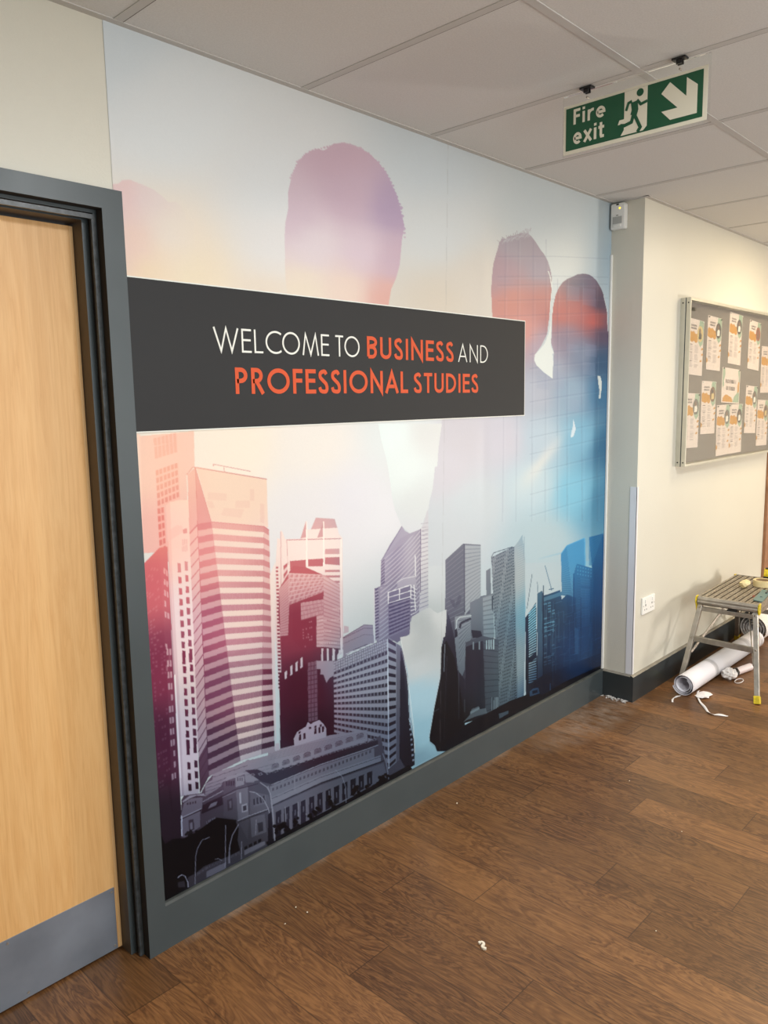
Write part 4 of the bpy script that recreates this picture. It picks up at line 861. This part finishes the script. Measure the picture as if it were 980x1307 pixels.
b = MB(); b.box(NX0 + .010, NX1 - .010, WB - .046, WB - .043, NZ0 + .014, NZ1 - .014); loc(b, 'glazing', M_glass, nb)
b = MB(); b.box(4.155, 4.162, WB - .030, WB - .020, 1.955, 2.018); b.tube([(4.195, WB - .020, 2.002), (4.195, WB - .040, 2.002)], .009, 14); b.tube([(4.213, WB - .020, 2.000), (4.213, WB - .036, 2.000)], .008, 14); b.box(4.160, 4.225, WB - .026, WB - .020, 1.994, 2.008); loc(b, 'lock', mat('steel_lock', (88, 84, 80), .3, metal=.8), nb)
# notices pinned inside
M_paper = mat('pink_white_paper', (232, 216, 208), .7); M_paper2 = mat('white_paper_edge', (240, 236, 226), .7); M_ochre = mat('ochre_print', (205, 145, 58), .7); M_mint = mat('sage_print', (158, 182, 158), .7)
M_ink = mat('dark_ink', (70, 62, 66), .7); M_tlin = mat('grey_text_print', (176, 160, 158), .7); M_flesh = mat('brown_photo_print', (128, 98, 82), .7)
PHT = {'brown': M_flesh, 'dark': M_ink, 'grey': mat('grey_photo_print', (110, 108, 106), .7), 'cream': mat('cream_photo_print', (214, 190, 130), .7), 'white': M_paper2, 'red': mat('rust_photo_print', (156, 84, 66), .7)}
NM = [M_paper, M_ochre, M_mint, M_ink, M_tlin] + [PHT[k] for k in ('brown','dark','grey','cream','white','red')]
PI_ = {k: 5 + i for i, k in enumerate(('brown','dark','grey','cream','white','red'))}
def notice(x, z, w, h, rot, photo, seed, label, layer=0, cut=None):
    rg = random.Random(seed); y0 = WB - .0203 - .0012*layer; cr_, sr_ = math.cos(rot), math.sin(rot)
    r_ = empty('notice', (x, y0, z))
    def P(a, bb, dpt):   # a right 0..1, bb up 0..1 from the lower left corner
        u_, v_ = (a - .5)*w, (bb - .5)*h; bow = .0022*(1 - bb)**2 + .0008*math.sin(a*3.1)
        return (u_*cr_ - v_*sr_, -(dpt + bow), u_*sr_ + v_*cr_)
    b = MB(); n_ = 8
    for i in range(n_):
        for j in range(6):
            a0, a1, b0, b1 = j/6, (j+1)/6, i/n_, (i+1)/n_
            b.add([P(a0,b0,.0004),P(a1,b0,.0004),P(a1,b1,.0004),P(a0,b1,.0004)], [(0,1,2,3)], 0); b.add([P(a0,b0,0),P(a0,b1,0),P(a1,b1,0),P(a1,b0,0)], [(0,1,2,3)], 0)
    def pg(pts, m, lv): b.add([P(a, bb, .0005 + .00022*lv) for a, bb in pts], [tuple(range(len(pts)))], m)
    if photo is None:                                                # landscape cover sheet
        pg([(.03,.98),(.14,.98),(.16,.80),(.10,.62),(.12,.50),(.06,.42),(.03,.5)], 2, 0); pg([(.86,.97),(.97,.97),(.97,.35),(.90,.4),(.93,.7)], 2, 0)
        pg([(.60,.03),(.97,.03),(.97,.30),(.90,.42),(.84,.30),(.70,.20)], 2, 0)
        pg([(.05,.03),(.60,.03),(.60,.10),(.52,.17),(.40,.20),(.28,.24),(.18,.22),(.08,.14)], 1, 1); pg([(.88,.30),(.96,.36),(.97,.62),(.90,.64),(.86,.50)], 1, 1)
        for zz, xa, xb in ((.62,.20,.78),(.42,.24,.72)):
            x_ = xa
            while x_ < xb: wd = .02 + rg.random()*.02; pg([(x_, zz-.055),(x_+wd, zz-.055),(x_+wd, zz+.055),(x_, zz+.055)], 4 if rg.random() < .35 else 3, 1); x_ += wd + .018
    else:
        pg([(.70,.995),(.985,.995),(.985,.70),(.96,.58),(.80,.52),(.66,.60),(.62,.72)], 2, 0)
        bl = [(.02,.62),(.02,.75),(.10,.79),(.22,.765),(.34,.785),(.46,.74),(.56,.745),(.62,.68),(.60,.60),(.48,.575),(.38,.61),(.26,.585),(.14,.60)]; pg(bl, 1, 1)
        cx_, cz_ = .765, .755; pg([(cx_ + .205*math.cos(a_*PI/10), cz_ + .145*math.sin(a_*PI/10)) for a_ in range(20)], PI_[photo], 2)
        k_ = {'brown': 'cream', 'dark': 'white', 'grey': 'white', 'cream': 'dark', 'white': 'dark', 'red': 'brown'}[photo]
        pg([(cx_ - .10, cz_ - .10),(cx_ + .09, cz_ - .09),(cx_ + .10, cz_ - .01),(cx_ + .02, cz_ + .04),(cx_ - .08, cz_ + .01)], PI_[k_], 3); pg([(cx_ - .03 + .07*math.cos(a_*PI/5), cz_ + .055 + .045*math.sin(a_*PI/5)) for a_ in range(10)], PI_['brown' if photo != 'brown' else 'dark'], 3)
        for zz in (.885, .835): # two-line hand-lettered title
            x_ = .16
            while x_ < .50:
                wd = .014 + rg.random()*.02; pg([(x_, zz-.012-rg.random()*.01),(x_+wd, zz-.014),(x_+wd*.8, zz+.014+rg.random()*.01),(x_, zz+.012)], 3, 1); x_ += wd + .012
        for cxx in (.08, .44):
            zz = .535
            while zz > .13:
                if rg.random() < .86: pg([(cxx, zz),(cxx + .16 + rg.random()*.12, zz),(cxx + .16 + rg.random()*.12, zz + .007),(cxx, zz + .007)], 4, 1)
                zz -= .0165
        for zz in (.54, .40, .24): pg([(.12, zz),(.28, zz),(.28, zz+.009),(.12, zz+.009)], 3, 2)
        for (px_, pz_) in ((.86,.46),(.88,.36),(.80,.24)): pg([(px_, pz_),(px_+.14, pz_+.02),(px_+.12, pz_+.055),(px_+.02, pz_+.04)], 1, 1)
        pg([(.0,.12),(.08,.14),(.10,.19),(.0,.23)], 1, 1)
    sh = b.build('sheet', NM, r_)
    b = MB(); q = P(.06, .975, .0012); b.tube([(q[0], 0, q[2]), (q[0], -.006, q[2])], [.003, .004], 8); b.build('pin', M_white if seed % 2 else PHT['grey'], r_)
    b = MB(); q = P(.94, .975, .0012); b.tube([(q[0], 0, q[2]), (q[0], -.006, q[2])], [.003, .004], 8); b.build('pin', M_white if seed % 2 else PHT['grey'], r_)
    tag(r_, label, 'notice', 'notices pinned in the glazed board'); return r_
NOT = [(4.263, 1.806, -.087, 'cream', 'portrait notice at the upper left of the board with a cream photo'),
       (4.523, 1.836, -.077, 'dark', 'second notice along the top row, dark photo over an ochre patch'),
       (4.848, 1.876, -.10, 'dark', 'highest notice on the board, third along the top row'),
       (5.180, 1.851, -.13, 'red', 'fourth notice along the top row, with a rust-coloured photo'),
       (5.428, 1.708, -.0, 'cream', 'notice at the right end of the upper row, half cut off by the frame'),
       (4.241, 1.416, -.06, 'grey', 'lowest notice at the left end of the board, grey photo of a person in white'),
       (4.476, 1.482, -.03, 'brown', 'notice below the second top notice, dark portrait photo on white'),
       (4.714, 1.348, .03, 'grey', 'left one of the two overlapping notices at the bottom centre'),
       (4.916, 1.349, .02, 'dark', 'right one of the two overlapping notices at the bottom centre'),
       (5.172, 1.458, -.09, 'grey', 'notice in the lower row right of the cover sheet, grey round photo'),
       (5.398, 1.369, -.06, 'brown', 'bottom right notice, partly cut off by the photo edge')]
for i, (x, z, r_, ph, lb) in enumerate(NOT): notice(x, z, .207, .293, r_*.45, ph, i + 3, lb, layer=(1 if i == 8 else 0))
notice(4.812, 1.604, .292, .202, -.04, None, 2, 'landscape cover sheet in the middle of the board with two title lines')

# ================================================================ step platform
sp = empty('step_platform', (4.548, -.418, 0), math.radians(2.4)); tag(sp, 'folding aluminium work platform with yellow feet and slatted top', 'work platform')
HL, HWd, ZT = .328, .156, .462
b = MB()
nr = 9
for i in range(nr):
    v0 = -HWd + .012 + i*(2*HWd - .024)/nr; b.box(-HL, HL, v0 + .003, v0 + .003 + .0225, ZT - .012, ZT); b.box(-HL, HL, v0 + .012, v0 + .017, ZT - .012, ZT + .002)
b.box(-HL, HL, -HWd, -HWd + .012, ZT - .035, ZT + .002); b.box(-HL, HL, HWd - .012, HWd, ZT - .035, ZT + .002)
for u_ in (-.2, 0, .2): b.box(u_ - .015, u_ + .015, -HWd + .01, HWd - .01, ZT - .028, ZT - .012)
b.build('platform', M_aludirty, sp)
for s in (-1, 1):
    b = MB(); pts = [(s*HL, ZT + .003), (s*(HL + .012), ZT + .001), (s*(HL + .020), ZT - .010), (s*(HL + .020), ZT - .020), (s*(HL + .024), ZT - .026), (s*(HL + .020), ZT - .036), (s*(HL + .010), ZT - .044), (s*HL, ZT - .046)]
    b.prism(pts, lambda a, bb, dpt: (a, dpt, bb), -HWd + .002, HWd - .002); b.build('end_profile', M_alu, sp, bevel=.001)
    for sv in (-1, 1):
        b = MB(); b.prism([(s*(HL - .012), ZT + .005), (s*(HL + .020), ZT + .002), (s*(HL + .027), ZT - .026), (s*(HL + .014), ZT - .052), (s*(HL + .004), ZT - .085 if sv > 0 and s < 0 else ZT - .055), (s*(HL - .012), ZT - .05)], lambda a, bb, dpt: (a, dpt, bb), sv*(HWd + .001), sv*(HWd + .008)); b.build('corner_cap', M_yellow, sp, bevel=.0015)
FU, FV = .540, .196
def legp(s, sv, z):   # centre line of a leg at height z
    k = (ZT - .035 - z)/(ZT - .035); fu = (.482 if sv > 0 else .535) if s < 0 else .51; return Vector((s*(HL - .005 + (fu - HL + .005)*k), sv*(HWd - .016 + ((FV + (.03 if sv < 0 else -.012)) - HWd + .016)*k), z))
for s in (-1, 1):
    for sv in (-1, 1):
        b = MB(); a_, c_ = legp(s, sv, .03), legp(s, sv, ZT - .035); b.bar(a_, c_, .022, .025, up=(0, 1, 0)); 
        lg = b.build('leg', M_alu, sp, bevel=.002)
        b = MB(); f0 = legp(s, sv, .0); b.bar(f0, legp(s, sv, .036), .027, .030, up=(0, 1, 0)); b.v = [(x, y, max(z, .0005)) for x, y, z in b.v]; b.build('foot', M_yellow, lg, bevel=.002)['label'] = 'yellow rubber foot'
        for z in (.245, .405):
            p = legp(s, sv, z); b = MB(); b.tube([p + Vector((-s*-.010, 0, 0)), p + Vector((s*.0185, 0, 0))], .005, 10); b.build('rivet', M_alu, lg)
    a_, c_ = legp(s, -1, .240), legp(s, 1, .240); a_.y += .012; c_.y -= .012; b = MB(); b.bar(a_, c_, .018, .028); b.build('cross_bar', M_alu, sp, bevel=.0015)
    a_, c_ = legp(s, -1, .396), legp(s, 1, .396); a_.y += .012; c_.y -= .012; b = MB(); b.bar(a_, c_, .016, .022); b.build('cross_bar', M_alu, sp, bevel=.0015)
    b = MB(); p = legp(s, -.35, .408); b.bar(p, p + Vector((s*.0, .05, -.002)), .022, .016); b.build('folding_catch', M_black, sp, bevel=.002)
    for sv in (-1, 1):
        b = MB(); b.bar(legp(s, sv, .17) + Vector((0, -sv*.016, 0)), Vector((s*.12, sv*.045, ZT - .04)), .004, .014); b.build('brace', M_alu, sp)
for sv in (-1, 1):
    b = MB(); b.bar(Vector((-HL + .01, sv*(HWd - .004), ZT - .045)), Vector((HL - .01, sv*(HWd - .004), ZT - .045)), .010, .018); b.build('side_rail', M_alu, sp)
def onplat(u_, v_, z=ZT + .0022):
    return sp.matrix_basis @ Vector((u_, v_, z))
bpy.context.view_layer.update()
# objects lying on the platform
M_tape = mat('masking_tape', (226, 208, 158), .6, nscale=80, namt=.04)
def ring(b, c, r0, r1, h, n=40, m=0):
    c = Vector(c); V = []
    for k in range(n):
        a_ = 2*PI*k/n
        for r_, z in ((r0, 0), (r1, 0), (r1, h), (r0, h)): V.append(c + Vector((r_*math.cos(a_), r_*math.sin(a_), z)))
    fs = []
    for k in range(n):
        j = (k+1) % n
        for q in range(4): fs.append((k*4+q, k*4+(q+1) % 4, j*4+(q+1) % 4, j*4+q))
    b.add(V, fs, m)
tp = empty('masking_tape_roll', (4.655, -.470, ZT + .003)); tag(tp, 'cream masking tape roll lying on the work platform', 'tape')
b = MB(); ring(b, (0,0,0), .0385, .050, .036); b.build('tape', M_tape, tp, smooth=True)
b = MB(); ring(b, (0,0,.001), .0365, .0385, .034); b.build('cardboard_core', mat('cardboard', (168, 140, 104), .8), tp, smooth=True)
def crumple(name, c, rx, ry, rz, m, seed, label, cat, sub=3, group=None):
    bm = bmesh.new(); bmesh.ops.create_icosphere(bm, subdivisions=sub, radius=1); rg = random.Random(seed)
    for v in bm.verts:
        k = .72 + .5*rg.random(); v.co = Vector((v.co.x*rx*k, v.co.y*ry*k, (v.co.z*k)*rz))
    mz = min(v.co.z for v in bm.verts)
    for v in bm.verts: v.co.z -= mz
    me = bpy.data.meshes.new(name); bm.to_mesh(me); bm.free(); me.materials.append(m)
    o = bpy.data.objects.new(name, me); COL.objects.link(o); o.location = c
    if label: tag(o, label, cat, group)
    return o
crumple('crumpled_tape', (4.563, -.400, ZT + .002), .045, .028, .022, M_tape, 4, 'crumpled piece of masking tape beside the tape roll on the platform', 'tape', 2)
# tape measure
tm = empty('tape_measure', (4.900, -.420, ZT + .002), math.radians(10)); tag(tm, 'yellow and black tape measure at the far end of the platform', 'tape measure')
b = MB(); b.prism([(-.034,0),(.034,0),(.036,.03),(.026,.052),(-.004,.058),(-.028,.048),(-.036,.026)], lambda a, bb, dpt: (a, dpt, bb), -.017, .017); b.build('case', M_yellow, tm, bevel=.004)
b = MB(); b.prism([(-.038,-.0),(.038,-.0),(.039,.012),(-.038,.012)], lambda a, bb, dpt: (a, dpt, bb), -.019, .019); b.box(-.020, .020, -.0195, -.0172, .014, .040); b.box(-.02, .004, -.012, .012, .0545, .060); b.build('rubber_grip', M_black, tm, bevel=.002)
# teal squeegee / scraper blade overhanging towards the right
tb = empty('smoothing_blade', (4.40, -.545, ZT + .0025), math.radians(8)); tag(tb, 'flat teal plastic smoothing blade with a hanging hole on the platform', 'smoothing tool')
b = MB(); outer = [(-.135,-.026),(.15,-.026),(.15,.022),(-.115,.022)]; hole = [(-.03 + .008*math.cos(-a_*PI/8), -.003 + .008*math.sin(-a_*PI/8)) for a_ in range(16)]
bm = bmesh.new(); vo = [bm.verts.new((x, y, .004)) for x, y in outer]; vh = [bm.verts.new((x, y, .004)) for x, y in hole]
eds = [bm.edges.new((vo[i], vo[(i+1) % 4])) for i in range(4)] + [bm.edges.new((vh[i], vh[(i+1) % 16])) for i in range(16)]
bmesh.ops.triangle_fill(bm, edges=eds, use_beauty=True); bmesh.ops.recalc_face_normals(bm, faces=bm.faces)
me = bpy.data.meshes.new('blade'); bm.to_mesh(me); bm.free(); me.materials.append(mat('teal_plastic', (96, 128, 126), .4)); bo = bpy.data.objects.new('blade', me); COL.objects.link(bo); bo.parent = tb
so = bo.modifiers.new('thickness', 'SOLIDIFY'); so.thickness = .004; so.offset = 0
b = MB(); b.tube([(.06, -.012, .0085), (.150, -.012, .0085)], .0045, 8); b.build('handle_edge', M_greydk, tb)
for i, (u_, v_) in enumerate(((.105, .045), (.115, .058), (-.19, -.09))):
    p = onplat(u_, v_); o = crumple('red_cap', p, .008, .006, .006, PHT['red'], 40 + i, ['small red plastic bit on the slats in front of the tape roll', 'second small red bit on the slats, nearer the teal blade', 'tiny red bit on the slats near the wall side'][i], 'plastic bit', 2)

# ================================================================ rolls of print and scraps on the floor
def roll_mat(name, rgb, band):
    t = NT(name); s_ = t.new('ShaderNodeSeparateXYZ'); t.link(t.obj(), s_.inputs[0]); c = lin(rgb)
    inb = t.math('MULTIPLY', t.math('GREATER_THAN', s_.outputs[0], band[0]), t.math('LESS_THAN', s_.outputs[0], band[1]))
    c1_ = t.mix(inb, c, lin(band[2])); e1 = t.math('LESS_THAN', t.math('ABSOLUTE', t.math('SUBTRACT', s_.outputs[0], band[0] + .03)), .012); e2 = t.math('LESS_THAN', t.math('ABSOLUTE', t.math('SUBTRACT', s_.outputs[0], band[1] - .04)), .02)
    c2_ = t.mix(t.math('MULTIPLY', t.math('MAXIMUM', e1, e2), .5), c1_, lin((150, 150, 156))); t.link(c2_, t.b.inputs['Base Color']); t.b.inputs['Roughness'].default_value = .38; return t.m
def paper_roll(name, a, c, r_in, r_out, turns, m, label, seed=0, flare=0.0):
    a, c = Vector(a), Vector(c); d_ = c - a; L_ = d_.length; n_ = int(48*turns); th = .0009
    def sect(x, f):
        P1, P2 = [], []
        for i in range(n_ + 1):
            k = i/n_; r_ = (r_in + (r_out - r_in)*k**1.2)*(1 + f*k); an = 2*PI*turns*k + 2.2 + seed
            P1.append((x, r_*math.cos(an), r_*math.sin(an))); P2.append((x, (r_ + th)*math.cos(an), (r_ + th)*math.sin(an)))
        return P1, P2
    b = MB(); rings_ = [sect(0, flare), sect(L_*.04, flare*.5), sect(L_*.12, 0), sect(L_*.5, 0), sect(L_, 0)]
    n1 = n_ + 1; V = []
    for P1, P2 in rings_: V += P1 + P2
    fs = []
    for j in range(len(rings_) - 1):
        o0, o1 = j*2*n1, (j+1)*2*n1
        for i in range(n_): fs.append((o0+i, o0+i+1, o1+i+1, o1+i)); fs.append((o0+n1+i, o1+n1+i, o1+n1+i+1, o0+n1+i+1))
        fs.append((o0, o1, o1+n1, o0+n1)); fs.append((o0+n_, o0+n1+n_, o1+n1+n_, o1+n_))
    for o0 in (0, (len(rings_)-1)*2*n1):
        for i in range(n_): fs.append((o0+i, o0+n1+i, o0+n1+i+1, o0+i+1))
    b.add(V, fs); o = b.build(name, m, smooth=True); o.location = a; o.rotation_mode = 'QUATERNION'; o.rotation_quaternion = Vector((1,0,0)).rotation_difference(d_); tag(o, label, 'paper roll'); return o
paper_roll('paper_roll', (3.895, -.338, .060), (4.955, -.350, .060), .033, .0575, 2.6, roll_mat('white_print_roll', (236, 234, 240), (.30, .86, (206, 206, 212))), 'large white roll of printed vinyl lying under the platform, its spiral end facing the corner')
paper_roll('paper_roll', (5.06, -.300, .091), (6.35, -.330, .091), .022, .086, 4.2, roll_mat('white_paper_roll', (240, 238, 238), (5, 6, (210, 210, 214))), 'thick white paper roll furthest back, behind the platform along the skirting', 1.0)
paper_roll('paper_roll', (4.36, -.434, .023), (4.515, -.468, .023), .012, .0215, 2.2, roll_mat('pinkish_paper_roll', (228, 214, 214), (5, 6, (210, 210, 214))), 'thin pinkish paper tube on the floor in front of the large roll', 2.0)
def ribbon_strip(name, pts, w, label, m, twist=0.0):
    P = [Vector((*p, 0)) for p in smooth_path([p[:2] for p in pts], 6)]; hs = [p[0] for p in smooth_path([(p[2], 0) for p in pts], 6)]
    b = MB(); V = []
    for i, p in enumerate(P):
        d_ = (P[min(i+1, len(P)-1)] - P[max(i-1, 0)]).normalized(); n_ = Vector((-d_.y, d_.x, 0)); tw = twist*math.sin(i*.45)
        a_ = p + n_*(w/2); c_ = p - n_*(w/2); a_.z = hs[i] + max(0, tw); c_.z = hs[i] + max(0, -tw); V += [a_, c_]
    b.add(V, [(2*i, 2*i+1, 2*i+3, 2*i+2) for i in range(len(P)-1)]); o = b.build(name, m, smooth=True); s_ = o.modifiers.new('thickness', 'SOLIDIFY'); s_.thickness = .0006; s_.offset = 1; tag(o, label, 'paper strip'); return o
M_strip = mat('white_strip', (232, 228, 226), .6)
ribbon_strip('paper_strip', [(4.015,-.376,.002),(3.975,-.385,.004),(3.885,-.426,.004),(3.80,-.490,.002),(3.748,-.535,.002),(3.752,-.570,.003),(3.772,-.612,.002)], .011, 'long curled white paper strip trailing from under the large roll', M_strip, .006)
ribbon_strip('paper_strip', [(3.775,-.335,.001),(3.805,-.322,.001),(3.835,-.318,.001),(3.865,-.322,.001),(3.887,-.33,.001)], .009, 'short white paper strip at the open end of the large roll', M_strip, .003)
o = crumple('paper_scrap', (3.948, -.428, .001), .050, .034, .011, M_strip, 12, 'torn white paper scrap on the floor between the roll and the long strip', 'paper scrap', 2)
cs_ = empty('crumpled_backing_paper', (4.290, -.432, 0)); tag(cs_, 'crumpled white and black backing paper with a loop under the platform', 'paper scrap')
o = crumple('crumpled_sheet', (0, 0, .001), .045, .036, .030, M_strip, 21, None, None, 3); o.parent = cs_
o = crumple('dark_side', (.045, -.014, .001), .040, .022, .026, M_black, 22, None, None, 2); o.parent = cs_
b = MB(); b.tube([(.005 + .042*math.cos(k*PI/12) , -.052 + .018*math.sin(k*PI/12), .004) for k in range(25)], .0022, 6, cap=False); b.build('loop', M_strip, cs_)
# crumbs of filler on the boards
CR = [(1.659, -.683, .011, 'largest white filler crumb lying alone on the open floor'), (1.425, -.194, .0032, 'small white crumb on the floor close to the skirting'), (1.417, -.150, .0030, 'small white crumb nearest the skirting near the door'), (2.245, -.135, .004, 'white crumb against the skirting, middle of the mural'),
      (1.345, -.185, .0028, 'tiny crumb on the floor nearest the door frame'), (2.85, -.55, .0028, 'tiny pale crumb on the boards ahead of the corner'), (2.05, -1.02, .0025, 'tiny pale crumb at the lower right of the floor'), (2.62, -.86, .0026, 'tiny pale crumb midway across the open floor')]
M_fil = mat('white_filler', (226, 216, 196), .85)
for i, (x, y, s, lb) in enumerate(CR):
    if i == 0:
        b = MB(); pth = [(-.9,.8),(-.2,1.1),(.5,.7),(.2,.1),(-.3,-.1),(-.1,-.7),(.7,-.9)]
        for k in range(len(pth)-1): b.bar((pth[k][0]*s, pth[k][1]*s*1.3, s*.35), (pth[k+1][0]*s, pth[k+1][1]*s*1.3, s*.3), s*.65, s*.6)
        o = b.build('filler_crumb', M_fil, bevel=.001); o.location = (x, y, .0002); o.rotation_euler = (0, 0, -.75)
        tag(o, lb, 'crumb', 'crumbs of filler on the floor')
    else: crumple('filler_crumb', (x, y, .0003), s, s*.8, s*.6, M_fil, 60 + i, lb, 'crumb', 1, 'crumbs of filler on the floor')
# broken plaster where the two skirtings meet
b = MB(); rg = random.Random(3)
for k in range(46):
    y = -.018 - rg.random()*.15; x = X1 - .018 - rg.random()*.030*(1.2 - (y + .168)/-.15 if False else 1); s = .004 + rg.random()*.009
    P = [Vector((x + s*(rg.random() - .5)*2, y + s*(rg.random() - .5)*2, max(.0, s*(rg.random()*.9)))) for _ in range(6)]
    bm = bmesh.new(); [bm.verts.new(p) for p in P]; bmesh.ops.convex_hull(bm, input=bm.verts); bm.verts.ensure_lookup_table()
    idx = {v: i for i, v in enumerate(bm.verts)}; b.add([v.co[:] for v in bm.verts], [tuple(idx[v] for v in f.verts) for f in bm.faces]); bm.free()
tag(b.build('plaster_rubble', mat('pale_plaster', (196, 190, 184), .9, nscale=60, namt=.2)), 'broken white plaster rubble in the floor corner where the skirtings meet', 'rubble', kind='stuff')
